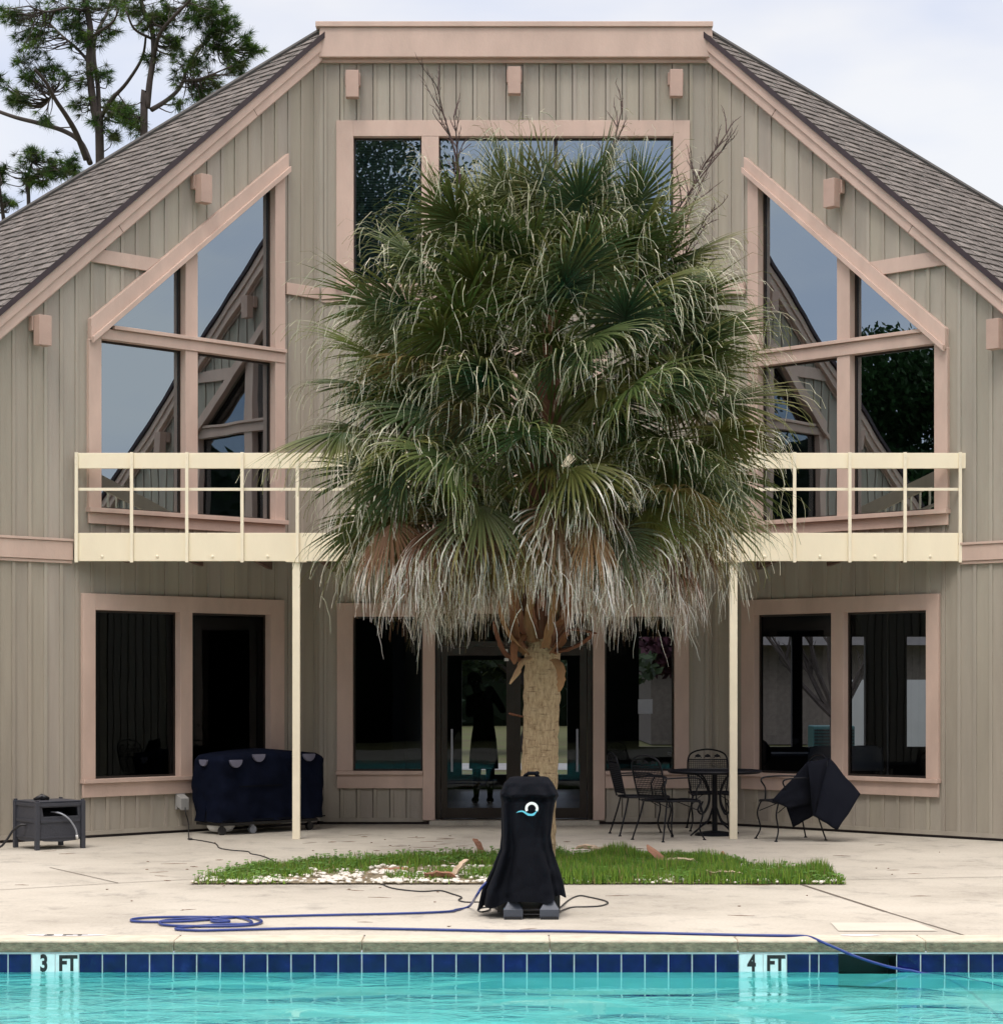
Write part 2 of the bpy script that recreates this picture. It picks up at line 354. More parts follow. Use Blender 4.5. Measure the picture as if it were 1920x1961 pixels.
def siding(W, s0, s1, zlo, top, holes, phase):
    """reverse board and batten: boards, grooves and battens as real boxes"""
    mb = MB()
    P = .195; G = .010; BW = .040
    edges = []
    k0 = math.floor((s0 - phase) / P) - 1
    pieces = []   # (a, b, dfront)
    for k in range(k0, k0 + int((s1 - s0) / P) + 4):
        a = phase + k * P
        pieces += [(a, a + BW, .014), (a + BW, a + P - G, .0)]
    brk = sorted(set([h[0] for h in holes] + [h[1] for h in holes]))
    for a, b, df in pieces:
        a, b = max(a, s0), min(b, s1)
        if b - a < .004: continue
        tn = random.uniform(.93, 1.06); tc_ = (tn, tn * random.uniform(.985, 1.01), tn * random.uniform(.97, 1.02))
        cuts = [a] + [x for x in brk if a + .001 < x < b - .001] + [b]
        for p, q in zip(cuts[:-1], cuts[1:]):
            mid = (p + q) / 2
            iv = [(lambda s: zlo, top)]
            for h in holes:
                if h[0] - 1e-4 <= mid <= h[1] + 1e-4:
                    new = []
                    for lo, hi in iv:
                        if h[3](mid) <= lo(mid) or h[2](mid) >= hi(mid): new.append((lo, hi)); continue
                        new.append((lo, h[2])); new.append((h[3], hi))
                    iv = new
            for lo, hi in iv:
                if hi(mid) - lo(mid) < .01: continue
                vs = [W(p, lo(p), -.03), W(q, lo(q), -.03), W(p, hi(p), -.03), W(q, hi(q), -.03), W(p, lo(p), df), W(q, lo(q), df), W(p, hi(p), df), W(q, hi(q), df)]
                mb.add(vs, [(0, 2, 3, 1), (4, 5, 7, 6), (0, 1, 5, 4), (2, 6, 7, 3), (0, 4, 6, 2), (1, 3, 7, 5)], tc_)
    # backing sheet behind the grooves, split round the holes
    cuts = sorted(set([s0, s1] + [min(max(x, s0), s1) for x in brk]))
    for p, q in zip(cuts[:-1], cuts[1:]):
        mid = (p + q) / 2; iv = [(lambda s: zlo, top)]
        for h in holes:
            if h[0] <= mid <= h[1]:
                new = []
                for lo, hi in iv:
                    if h[3](mid) <= lo(mid) or h[2](mid) >= hi(mid): new.append((lo, hi)); continue
                    new.append((lo, h[2])); new.append((h[3], hi))
                iv = new
        for lo, hi in iv:
            if hi(mid) - lo(mid) < .01: continue
            vs = [W(p, lo(p), -.15), W(q, lo(q), -.15), W(p, hi(p), -.15), W(q, hi(q), -.15), W(p, lo(p), -.032), W(q, lo(q), -.032), W(p, hi(p), -.032), W(q, hi(q), -.032)]
            mb.add(vs, [(0, 2, 3, 1), (4, 5, 7, 6), (0, 1, 5, 4), (2, 6, 7, 3), (0, 4, 6, 2), (1, 3, 7, 5)], (.7, .7, .7))
    return mb
cz = lambda v: (lambda s: v)

house = empty('clubhouse', (0, 0, 0), 'two storey clubhouse with taupe board siding, pink tan trim and steep shingled roofs', 'building')

LDL = lambda s: 7.60 - (7.60 - 5.328) / (3.242 - .517) * (s - .517)      # diagonal trim lower edge, left wing
LDU = lambda s: 7.771 - (7.771 - 5.576) / (3.222 - .54) * (s - .54)
RDL = lambda s: 7.564 - (7.564 - 5.208) / (3.325 - .589) * (s - .589)
RDU = lambda s: 7.712 - (7.712 - 5.428) / (3.325 - .605) * (s - .605)
Lh = [(.60, 3.17, cz(3.50), lambda s: LDL(s) + .03), (.62, 3.25, cz(.60), cz(2.52))]
Rh = [(.66, 3.22, cz(3.48), lambda s: RDL(s) + .03), (.60, 3.12, cz(.60), cz(2.52))]
Ch = [(.33, 4.24, cz(6.22), cz(8.15)), (.33, 4.24, cz(.58), cz(2.50)), (1.33, 3.25, cz(0), cz(2.50)), (1.25, 3.33, cz(3.2), cz(5.5))]
siding(WLf, 0.03, SEND, .035, lambda s: rake_z(s) - .06, Lh, .05).build('wall', 'siding_boards', house)['label'] = 'left angled siding wall'
siding(WRf, 0.03, SEND, .035, lambda s: rake_z(s) - .06, Rh, .10).build('wall', 'siding_boards', house)['label'] = 'right angled siding wall'
siding(WC, 0.0, 4.58, .035, cz(9.0), Ch, .055).build('wall', 'siding_boards', house)['label'] = 'middle siding wall'
# corner boards between the walls
for W in (WLf, WRf): mb = MB(); wbox(mb, W, .0, .05, .04, 8.98, .0, .018); mb.build('corner_board', 'siding', house)
for a in (.0, 4.53): mb = MB(); wbox(mb, WC, a, a + .05, .04, 8.98, .0, .019); mb.build('corner_board', 'siding', house)
for W, a, b in ((WLf, .02, SEND), (WRf, .02, SEND), (WC, .0, 4.58)): mb = MB(); wbox(mb, W, a, b, 0.0, .034, -.12, -.02); mb.build('foundation', 'dark_edge', house)
for W, a, b in ((WLf, .05, SEND), (WRf, .05, SEND), (WC, .05, 1.22), (WC, 3.36, 4.53)): mb = MB(); wbox(mb, W, a, b, .03, .075, .0, .02); mb.build('base_trim', 'siding', house)

# belts and short trims
mb = MB()
wbox(mb, WLf, 3.46, SEND, 2.965, 3.16, .016, .05); wbox(mb, WLf, 3.46, SEND, 3.163, 3.19, .016, .065)
wbox(mb, WLf, 3.46, SEND, 2.93, 2.962, .016, .035)
mb.build('belt_board', 'trim', house, bevel=.003)
mb = MB()
wbox(mb, WRf, 3.46, SEND, 2.955, 3.12, .016, .05); wbox(mb, WRf, 3.46, SEND, 3.123, 3.15, .016, .065)
wbox(mb, WRf, 3.46, SEND, 2.92, 2.952, .016, .035)
mb.build('belt_board', 'trim', house, bevel=.003)
def shorttrim(W, DU, DL, z0, z1):
    # from the diagonal board up to the rake board
    f = lambda z, L: z
    inv = lambda D, z: next(s / 200 for s in range(100, 900) if D(s / 200) < z)
    rk = lambda z: (9.0 - z) / SLOPE
    mb = MB(); mb.prism([(inv(DU, z0), z0), (rk(z0), z0), (rk(z1), z1), (inv(DU, z1), z1)], .016, .045, W)
    mb.build('short_trim_board', 'trim', house, bevel=.003)
shorttrim(WLf, LDU, LDL, 6.17, 6.32); shorttrim(WRf, RDU, RDL, 6.13, 6.29)
mb = MB()
wbox(mb, WLf, .03, .52, 6.165, 6.30, .016, .045); wbox(mb, WRf, .03, .56, 6.165, 6.30, .016, .045)
wbox(mb, WC, .03, 4.55, 6.165, 6.30, .020, .045); wbox(mb, WC, .03, 4.55, 6.13, 6.162, .02, .032)
mb.build('belt_board', 'trim', house, bevel=.003)

# ------------------------------------------------------------------ windows
def pane(W, s0, s1, z0, z1, d, parent, m, zt=None):
    mb = MB()
    mb.add([W(s0, z0, d), W(s1, z0, d), W(s1, z1, d), W(s0, z1, d)], [(0, 1, 2, 3)])
    return mb.build('pane', m, parent)
def sash(W, s0, s1, z0, z1, parent):
    mb = MB(); w = .022
    for a, b, c, e in ((s0, s0 + w, z0, z1), (s1 - w, s1, z0, z1), (s0 + w, s1 - w, z0, z0 + w), (s0 + w, s1 - w, z1 - w, z1)):
        wbox(mb, W, a, b, c, e, -.10, -.055)
    return mb.build('sash', 'bronze', parent)
DB = -.10; DF = .045
def mk_lower(W, outer0, a0, m0, m1, a1, outer1, label, zb=.63, zt=2.445, zo=2.62, full=True, outside='trim'):
    fr = MB()
    wbox(fr, W, outer0, a0, zb, zo, DB, DF); wbox(fr, W, a1, outer1, zb, zo, DB, DF)
    wbox(fr, W, m0, m1, zb, zt, DB, DF - .004)
    wbox(fr, W, a0, a1, zt, zo, DB, DF)
    w = fr.build('window', 'trim', house, bevel=.003); w['label'] = label
    sl = MB(); wbox(sl, W, outer0 - .01, outer1 + .01, zb - .045, zb - .001, DB, DF + .035)
    wbox(sl, W, outer0, outer1, .435, zb - .048, .016, DF)
    sl.build('sill', 'trim', w, bevel=.003)
    for p, q in ((a0, m0), (m1, a1)):
        sash(W, p, q, zb, zt, w); pane(W, p + .01, q - .01, zb, zt, -.07, w, 'glass_low')
    return w
mk_lower(WLf, .56, .764, 1.877, 2.043, 3.17, 3.33, 'ground floor window of the left angled wall, two black panes behind the covered grill')
mk_lower(WRf, .512, .70, 1.785, 1.949, 3.039, 3.197, 'ground floor window of the right angled wall, backyard seen through it')
def mk_upper(W, outer0, a0, m0, m1, a1, outer1, DU, DL, zs, zt0, zt1, label):
    fr = MB()
    for p, q in ((outer0, a0), (a1, outer1), (m0, m1)):
        fr.prism([(p, zs), (q, zs), (q, DL(q) + .02), (p, DL(p) + .02)], DB, DF - (.004 if p == m0 else 0), W)
    for p, q in ((a0, m0), (m1, a1)):
        zz = lambda s: min(zt1, DL(s))
        fr.prism([(p, zt0), (q, zt0), (q, min(zt1, DL(q))), (p, zt1)], DB, DF - .002, W)
    w = fr.build('window', 'trim', house, bevel=.003); w['label'] = label
    tb = MB(); wbox(tb, W, outer0 + .005, a1 - .14, zt1 - .035, zt1 + .004, DF + .001, DF + .045)
    wbox(tb, W, outer0 + .005, outer1 - .005, zt0, zt1 - .038, DF + .001, DF + .012)
    tb.build('transom_bar', 'trim', w, bevel=.003)
    dg = MB(); e0, e1 = outer0 - .03, outer1 - .01
    dg.prism([(e0, DL(e0)), (e1, DL(e1)), (e1, DU(e1)), (e0, DU(e0))], .0, .075, W)
    dg.prism([(e0, DL(e0) - .03), (e1, DL(e1) - .03), (e1, DL(e1) + .035), (e0, DL(e0) + .035)], .076, .12, W)
    dg.build('diagonal_head_board', 'trim', w, bevel=.003)
    sl = MB(); wbox(sl, W, outer0 - .012, outer1 + .012, zs - .05, zs - .001, DB, DF + .05)
    wbox(sl, W, outer0, outer1, zs - .17, zs - .052, .016, DF)
    sl.build('sill', 'trim', w, bevel=.003)
    for p, q in ((a0, m0), (m1, a1)):
        sash(W, p, q, zs, zt0, w); pane(W, p + .01, q - .01, zs, zt0, -.07, w, 'glass_up')
        zz = lambda s: DL(s) + .01
        qq = q
        while zz(qq) < zt1 + .004: qq -= .01
        mb = MB(); mb.add([W(p, zt1, -.07), W(qq, zt1, -.07), W(qq, zz(qq), -.07), W(p, zz(p), -.07)], [(0, 1, 2, 3)]); mb.build('pane', 'glass_up', w)
        mb = MB(); mb.box(p, p + .03, zt1, zz(p + .03) - .01, -.10, -.055, fn=lambda s, z, d: W(s, z, d)); 
        mb.prism([(p, zz(p) - .05), (qq, zz(qq) - .05), (qq, zz(qq)), (p, zz(p))], -.10, -.056, W)
        wbox(mb, W, p, qq, zt1, zt1 + .022, -.10, -.057); mb.build('sash', 'bronze', w)
    return w
mk_upper(WLf, .548, .695, 1.805, 1.972, 3.094, 3.255, LDU, LDL, 3.54, 5.36, 5.51, 'tall slanted window of the left angled wall, sky and the other gable mirrored in it')
mk_upper(WRf, .604, .757, 1.866, 2.04, 3.145, 3.312, RDU, RDL, 3.52, 5.30, 5.47, 'tall slanted window of the right angled wall, dark trees mirrored in it')
# middle upper window
fr = MB()
wbox(fr, WC, .205, .405, 6.302, 8.266, DB, DF); wbox(fr, WC, 4.157, 4.35, 6.302, 8.266, DB, DF)
wbox(fr, WC, .405, 4.157, 8.08, 8.266, DB, DF); wbox(fr, WC, 1.204, 1.406, 6.302, 8.08, DB, DF - .003)
w = fr.build('window', 'trim', house, bevel=.003); w['label'] = 'wide top window of the middle wall, blinds behind its left pane'
mb = MB(); wbox(mb, WC, .19, 4.365, 6.30, 6.345, -.02, .09); mb.build('sill', 'trim', w, bevel=.003)
for p, q in ((.405, 1.204), (1.406, 2.78), (2.78, 4.157)):
    sash(WC, p, q, 6.33, 8.08, w); pane(WC, p + .01, q - .01, 6.33, 8.08, -.07, w, 'glass_up')
mb = MB()
for i in range(58): 
    z = 6.34 + i * .03; mb.box(.43, 1.19, -.012 , .012, 0, .0015, fn=lambda s, a, b, z=z: WC(s, z + a * .9, -.16 + a * .4 + b))
mb.build('blind', 'blind', w)
# middle lower windows and door
def side_window(o0, a0, a1, o1, board0, board1, label):
    fr = MB()
    wbox(fr, WC, o0, a0, .63, 2.60, DB, DF); wbox(fr, WC, a0, a1, 2.443, 2.60, DB, DF)
    w = fr.build('window', 'trim', house, bevel=.003); w['label'] = label
    sl = MB(); wbox(sl, WC, min(o0, a1) - .01 if o0 < a0 else a0, max(o0, a1), .585, .629, DB, DF + .035); 
    wbox(sl, WC, board0, board1, .425, .582, .016, DF); sl.build('sill', 'trim', w, bevel=.003)
    sash(WC, min(a0, a1), max(a0, a1), .63, 2.443, w); pane(WC, min(a0, a1) + .01, max(a0, a1) - .01, .63, 2.443, -.07, w, 'glass_low')
side_window(.212, .399, 1.216, 0, .212, 1.216, 'ground floor window left of the glass door')
fr = MB()
wbox(fr, WC, 4.169, 4.341, .63, 2.60, DB, DF); wbox(fr, WC, 3.354, 4.169, 2.443, 2.60, DB, DF)
w = fr.build('window', 'trim', house, bevel=.003); w['label'] = 'ground floor window right of the glass door'
sl = MB(); wbox(sl, WC, 3.356, 4.35, .585, .629, DB, DF + .035); wbox(sl, WC, 3.356, 4.341, .425, .582, .016, DF); sl.build('sill', 'trim', w, bevel=.003)
sash(WC, 3.356, 4.169, .63, 2.443, w); pane(WC, 3.37, 4.16, .63, 2.443, -.07, w, 'glass_low')
# door casing + double glass door
mb = MB(); wbox(mb, WC, 1.218, 1.361, .052, 2.60, DB, DF + .003); wbox(mb, WC, 3.215, 3.352, .052, 2.60, DB, DF + .003); wbox(mb, WC, 1.363, 3.213, 2.478, 2.60, DB, DF + .002)
door = mb.build('door', 'trim', house, bevel=.003); door['label'] = 'dark bronze double glass door in tan casing'
mb = MB()
D0, D1 = -.12, -.02
for a, b, c, e in ((1.363, 1.425, .06, 2.476), (3.152, 3.213, .06, 2.476), (1.425, 3.152, 2.44, 2.476), (1.425, 3.152, 2.09, 2.155), (1.425, 3.152, .05, .062)):
    wbox(mb, WC, a, b, c, e, D0, D1)
mb.build('door_frame', 'bronze', door, bevel=.002)
for a, b in ((1.43, 2.285), (2.292, 3.147)):
    mb = MB()
    for p, q, c, e in ((a, a + .075, .07, 2.085), (b - .085, b, .07, 2.085), (a + .075, b - .085, 1.985, 2.085), (a + .075, b - .085, .07, .19)):
        wbox(mb, WC, p, q, c, e, -.10, -.045)
    lf = mb.build('door_leaf', 'bronze', door, bevel=.002)
    pane(WC, a + .06, b - .07, .18, 2.0, -.07, door, 'glass_low')
pane(WC, 1.42, 3.155, 2.15, 2.445, -.07, door, 'glass_low')
mb = MB(); wbox(mb, WC, 2.272, 2.306, .072, 2.084, -.044, -.034); mb.build('astragal', 'bronze', door)
mb = MB()
for sx in (1.56, 3.03):
    mb = MB(); mb.tube([WC(sx, .62, .03), WC(sx, 1.12, .03)], .014, 8)
    for z in (.66, 1.08): mb.tube([WC(sx, z, -.05), WC(sx, z, .03)], .008, 6)
    mb.build('handle', 'grey_plastic', door)
mb = MB(); wbox(mb, WC, 1.30, 3.28, .0, .05, -.05, .20); mb.build('door_step', 'concrete', house)
mb = MB(); wbox(mb, WC, 2.16, 2.215, 2.02, 2.06, -.044, -.042); wbox(mb, WC, 2.175, 2.225, 1.92, 1.955, -.044, -.042); mb.build('notice_sticker', 'white_plastic', door)
mb = MB(); wbox(mb, WC, 3.75, 3.92, 1.30, 1.47, -.068, -.066); mb.build('notice_sheet', 'grey_plastic', w)
# balcony door (mostly behind the palm)
mb = MB(); wbox(mb, WC, 1.20, 1.36, 3.17, 5.62, DB, DF); wbox(mb, WC, 3.22, 3.38, 3.17, 5.62, DB, DF); wbox(mb, WC, 1.36, 3.22, 5.46, 5.62, DB, DF); wbox(mb, WC, 2.25, 2.33, 3.17, 5.46, DB, .0)
d2 = mb.build('balcony_door', 'trim', house, bevel=.003)
pane(WC, 1.36, 2.25, 3.2, 5.46, -.07, d2, 'glass_up'); pane(WC, 2.33, 3.22, 3.2, 5.46, -.07, d2, 'glass_up')

# parapet fascia
mb = MB(); mb.prism([(.0, 8.985), (4.62, 8.985), (4.60, 9.33), (.02, 9.33)], .022, .14, WC)
mb.build('parapet_fascia', 'trim', house, bevel=.004)
mb = MB(); wbox(mb, WC, -.03, 4.61, 9.333, 9.392, -.4, .17); wbox(mb, WC, 0.0, 4.59, 8.94, 8.98, .022, .06); mb.build('parapet_cap', 'trim', house, bevel=.004)

# rake boards
for W, lab in ((WLf, 'left'), (WRf, 'right')):
    mb = MB(); e0, e1 = .03, SEND + .1
    zt = lambda s: 9.245 - SLOPE * s; zb = lambda s: 8.985 - SLOPE * s
    mb.prism([(e0, zb(e0)), (e1, zb(e1)), (e1, zt(e1)), (e0, zt(e0))], .0, .10, W)
    mb.prism([(e0, zb(e0) + .13), (e1, zb(e1) + .13), (e1, zt(e1) - .01), (e0, zt(e0) - .01)], .101, .125, W)
    mb.prism([(.06, zb(.06) - .035), (e1, zb(e1) - .035), (e1, zb(e1) - .002), (.06, zb(.06) - .002)], .016, .035, W)
    o = mb.build('rake_board', 'trim', house, bevel=.004)
# joints in the rake boards: hairline cuts square to the board
for W in (WLf, WRf):
    for s_ in (1.0, 2.85, 5.1):
        zb = 8.985 - SLOPE * s_; mb = MB()
        mb.prism([(s_, zb + .004), (s_ + .004, zb), (s_ + .124, zb + .14), (s_ + .12, zb + .144)], .1, .1025, W)
        mb.build('board_joint', 'soffit', house)

# ------------------------------------------------------------------ roofs
def roofs(sg):
    A = Vector((sg * 2.29, 0, 9.30)); r = Vector((sg, -1, -1.22)); e = Vector((sg * R2, R2, 0)); nw = Vector((-sg * R2, -R2, 0))
    q = 1.04 * math.sqrt(2)
    AM = 4.5; nrm = r.cross(e).normalized()
    if nrm.z < 0: nrm = -nrm
    NC = 60; rl = r.length
    P = lambda a, b, h=0: A + r * a + e * b + nrm * h
    mb = MB()
    for j in range(NC):
        a0, a1 = AM * j / NC, AM * (j + 1) / NC
        col = random.uniform(.9, 1.1)
        base = (.140 * col, .127 * col, .117 * col)
        b0 = -.15; q1 = q * a1; q0 = q * a0
        # course sheet: butt edge raised
        mb.add([P(a0, b0, .0), P(a0, q0, .0), P(a1, q1, .012), P(a1, b0, .012), P(a1, q1, -.01), P(a1, b0, -.01)],
               [(0, 1, 2, 3) if sg < 0 else (3, 2, 1, 0), (3, 2, 4, 5) if sg < 0 else (5, 4, 2, 3)], base)
        b = b0 + random.uniform(0, .3)
        while b < q0 - .1:
            w = random.uniform(.10, .26)
            c = random.uniform(.72, 1.22); cc = (.162 * c, .147 * c, .135 * c)
            ee = min(b + w, q0)
            mb.add([P(a0 + .004, b, .004), P(a0 + .004, ee, .004), P(a1 - .002, ee, .017), P(a1 - .002, b, .017), P(a1 - .002, ee, .0), P(a1 - .002, b, .0)],
                   [(0, 1, 2, 3) if sg < 0 else (3, 2, 1, 0), (3, 2, 4, 5) if sg < 0 else (5, 4, 2, 3), (0, 3, 5), (1, 4, 2)], cc)
            b = ee + random.uniform(.08, .24)
    mb.build('roof', 'shingle', house)
    # drip edge along the rake, and hip cap
    mb = MB()
    p0, p1 = P(-.0, -.155), P(AM, -.155); dn = Vector((0, 0, -.055)); o_ = -e * .012
    mb.add([p0 + Vector((0, 0, .02)), p1 + Vector((0, 0, .02)), p1 + dn, p0 + dn, p0 + e * .2 + dn, p1 + e * .2 + dn], [(0, 1, 2, 3), (3, 2, 5, 4)])
    mb.build('drip_edge', 'dark_edge', house)
    mb = MB(); c0, c1 = P(0, 0, .02), P(AM, q * AM, .02)
    mb.tube([c0, c1], .03, 6); mb.build('hip_cap', M['roof_far'], house)
    # hidden rear slope, gable end and side walls so the house is closed
    E = P(AM, 0); H = P(AM, q * AM); B = Vector((sg * 2.29, 8.1, 8.6)); Rr = Vector((H.x, 8.1, 3.8))
    mb = MB(); mb.add([A, H, Rr, B], [(0, 1, 2, 3)]); 
    mb.add([E - Vector((0, 0, .06)), H - Vector((0, 0, .06)), A - Vector((0, 0, .06))], [(0, 1, 2)]); mb.build('rear_roof', M['roof_far'], house)
    Ew = Vector((sg * (2.29 + SEND * R2), -SEND * R2, 0)); Hw = Vector((H.x, .2, 0))
    mb = MB()
    for a, b, h in ((Ew, Hw, 4.0), (Hw, Vector((H.x, 8.1, 0)), 3.8)):
        mb.add([a, b, b + Vector((0, 0, h)), a + Vector((0, 0, h))], [(0, 1, 2, 3)])
    mb.build('end_wall', 'siding', house)
    return A, H
roofs(-1); roofs(1)
mb = MB(); mb.add([(-2.29, 0.1, 9.30), (2.29, 0.1, 9.30), (2.29, 8.1, 8.6), (-2.29, 8.1, 8.6)], [(0, 1, 2, 3)]); mb.build('flat_roof', M['roof_far'], house)

# interior
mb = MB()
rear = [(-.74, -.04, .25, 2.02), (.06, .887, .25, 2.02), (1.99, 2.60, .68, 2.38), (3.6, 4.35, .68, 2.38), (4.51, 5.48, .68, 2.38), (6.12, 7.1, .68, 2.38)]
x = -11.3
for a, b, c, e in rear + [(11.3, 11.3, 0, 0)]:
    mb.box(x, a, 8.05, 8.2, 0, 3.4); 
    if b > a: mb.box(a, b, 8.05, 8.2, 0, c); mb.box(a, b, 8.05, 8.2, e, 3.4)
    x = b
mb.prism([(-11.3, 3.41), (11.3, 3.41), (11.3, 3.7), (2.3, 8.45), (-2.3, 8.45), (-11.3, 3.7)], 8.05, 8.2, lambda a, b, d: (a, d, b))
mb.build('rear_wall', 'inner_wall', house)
mb = MB(); mb.box(-1.45, -1.30, .5, 8.04, 0.03, 2.9); mb.build('blackout_wall', 'inner_dark', house)  # added dark wall that keeps the left ground floor windows black
mb = MB(); mb.prism([(-9, 3.06), (9, 3.06), (9, 4.2), (2.3, 8.2), (-2.3, 8.2), (-9, 4.2)], 3.6, 3.7, lambda a, b, d: (a, d, b)); mb.build('blackout_wall', 'inner_dark', house)  # added dark wall so the view behind the upper windows stays dark
flo = [(-2.2, .2), (2.2, .2), (6.4, -3.95), (10.9, .3), (10.9, 8), (-10.9, 8), (-10.9, .3), (-6.4, -3.95)]
mb = MB(); mb.add([(a, b, .03) for a, b in flo], [tuple(range(8))]); mb.build('indoor_floor', 'inner_floor', house)
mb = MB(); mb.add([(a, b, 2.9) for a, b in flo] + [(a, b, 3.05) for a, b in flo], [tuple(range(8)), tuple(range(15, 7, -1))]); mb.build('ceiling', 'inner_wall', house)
mb = MB()
for xx in (3.2, 5.7): mb.box(xx, xx + .12, 7.3, 7.42, .03, 2.9)
mb.build('indoor_column', 'inner_wall', house)

# wall outlet
mb = MB(); wbox(mb, WLf, 1.98, 2.10, .26, .44, .016, .045); mb.box(2.0, 2.11, .30, .43, .05, .14, fn=lambda s, z, d: WLf(s, z + (d - .05) * -.5, d)); ou = mb.build('outlet', 'outlet_grey', house, bevel=.004)

# ------------------------------------------------------------------ balcony (child of the house)
BY0, BY1 = -2.48, -2.44
mb = MB(); mb.box(-4.69, 4.74, BY0, BY1, 2.955, 3.255); bal = mb.build('balcony', 'cream', house, bevel=.004); bal['label'] = 'cream balcony with open railing across the front'
mb = MB(); mb.box(-4.68, 4.78, BY0 - .002, BY1 - .002, 3.94, 4.105); mb.build('top_rail', 'cream', bal, bevel=.004)
mb = MB(); mb.box(-4.67, 4.73, BY0 + .006, BY1 - .012, 3.705, 3.735); mb.build('middle_rail', 'metal_post', bal)
for i in range(17):
    x = -4.664 + .586 * i
    mb = MB(); mb.box(x - .017, x + .017, BY0 - .028, BY0 - .004, 2.94, 4.11)
    for z in (4.06, 3.99): mb.tube([(x, BY0 - .028, z), (x, BY0 - .034, z)], .007, 6)
    mb.build('baluster', 'metal_post', bal, bevel=.002)
    if i < 16:
        mb = MB(); mb.blob((x + .27, BY0 - .002, 3.005), (.018, .012, .018), 8, 4); mb.build('bolt', 'metal_post', bal)
for x in (-2.335, 2.31):
    mb = MB(); mb.box(x - .04, x + .04, -2.475, -2.395, 0, 2.945); mb.build('support_post', 'metal_post', bal, bevel=.003)
    mb = MB(); mb.box(x - .11, x + .11, -2.49, -2.38, 2.946, 2.953); mb.build('bracket', 'metal_post', bal)
flb = [(-2.29, -.02), (2.29, -.02), (4.69, -2.42), (-4.69, -2.42)]
mb = MB(); mb.add([(a, b, 3.12) for a, b in flb] + [(a, b, 3.16) for a, b in flb], [(3, 2, 1, 0), (4, 5, 6, 7), (3, 7, 6, 2)])
for i in range(13):
    x = -4.2 + i * .7; y1 = -.03 if abs(x) < 2.2 else -(abs(x) - 2.29) - .06
    if y1 > -2.3: mb.box(x - .02, x + .02, -2.43, y1, 2.965, 3.119)
mb.build('deck_floor', 'soffit', bal)

# ------------------------------------------------------------------ wall lights
def wall_light(W, s, z, label):
    c = Vector(W(s, z, 0)); t = empty('wall_light', c, label, 'wall light', 'tan box lights on the siding')
    mb = MB(); mb.prism([(s - .075, z - .16), (s + .075, z - .16), (s + .075, z + .155), (s - .075, z + .155)], .085, .20, W)
    mb.build('housing', 'fixture', t, bevel=.005)
    mb = MB(); mb.prism([(s - .09, z + .0), (s + .09, z + .0), (s + .09, z + .15), (s - .09, z + .15)], .015, .083, W)
    mb.build('mounting_box', 'fixture', t, bevel=.005)
    return t
wall_light(WLf, 1.80, 7.16, 'tan box light above the left slanted window, near the middle of the left rake board')
wall_light(WLf, 3.90, 5.345, 'tan box light on siding left of the left slanted window, lowest on the left gable')
wall_light(WC, .40, 8.66, 'tan box light under the parapet, left one of three above the top window')
wall_light(WC, 2.29, 8.70, 'tan box light under the parapet, middle one of three above the top window')
wall_light(WC, 4.18, 8.67, 'tan box light under the parapet, right one of three above the top window')
wall_light(WRf, 1.87, 7.10, 'tan box light above the right slanted window, near the middle of the right rake board')
wall_light(WRf, 3.96, 5.30, 'tan box light at the right photo edge, right of the right slanted window')

# ------------------------------------------------------------------ ground, pool
def ring(mb, X0, X1, Y0, Y1, x0, x1, y0, y1, z):
    for a, b, c, d in ((X0, X1, Y0, y0), (X0, X1, y1, Y1), (X0, x0, y0, y1), (x1, X1, y0, y1)):
        mb.add([(a, c, z), (b, c, z), (b, d, z), (a, d, z)], [(0, 1, 2, 3)])
PX0, PX1, PY0, PY1 = -9.0, 9.0, -21.6, -11.67
mb = MB(); ring(mb, -500, 500, -500, 900, PX0 - .5, PX1 + .5, PY0 - .5, PY1 + .5, -.03); structure(mb.build('ground', 'lawn'))
mb = MB(); ring(mb, -15, 15, -30, 8.0, PX0 - .3, PX1 + .3, PY0 - .3, PY1 + .3, 0.0)
structure(mb.build('patio', 'concrete'))
# patio joints: thin dark strips following the cast lines
mb = MB()
def strip(p, q, w=.010, z=.004, jag=0):
    p, q = Vector(p), Vector(q); d = (q - p).normalized(); n = Vector((-d.y, d.x, 0)) * w
    mb.add([(p.x - n.x, p.y - n.y, z), (q.x - n.x, q.y - n.y, z), (q.x + n.x, q.y + n.y, z), (p.x + n.x, p.y + n.y, z)], [(0, 1, 2, 3)])
G = ground_at
strip(G(0, 1705), G(227, 1692), .008); strip(G(227, 1692), G(380, 1684), .008); strip(G(95, 1662), G(227, 1692), .006)
strip(G(1535, 1695), G(1696, 1747), .014); strip(G(1696, 1747), G(1845, 1792), .007); strip(G(1610, 1686), G(1920, 1680), .008)
structure(mb.build('patio_joints', mat('joint_dirt', (.14, .115, .09), .95, .3, 20)))
# coping slabs
mb = MB(); xs = [PX0 - .3] + [-2.28 + 1.207 * k for k in range(-5, 10)] + [PX1 + .3]
for a, b in zip(xs[:-1], xs[1:]): mb.box(a + .0015, b - .0015, PY1 - .012, PY1 + .30, -.074, .003)
cop = mb.build('pool_coping', 'coping', bevel=.012); structure(cop)
mb = MB()
for a, b in zip(xs[:-1], xs[1:]): mb.box(a + .004, b - .004, PY1 - .017, PY1 - .0125, -.073, -.012)
structure(mb.build('coping_edge', 'coping_face'))
mb = MB()
for (a, b, c, d) in ((PX0 - .3, PX1 + .3, PY0 - .3, PY0 + .012), (PX0 - .3, PX0 + .012, PY0 + .012, PY1 - .02), (PX1 - .012, PX1 + .3, PY0 + .012, PY1 - .02)): mb.box(a, b, c, d, -.074, .003)
structure(mb.build('side_coping', 'coping'))
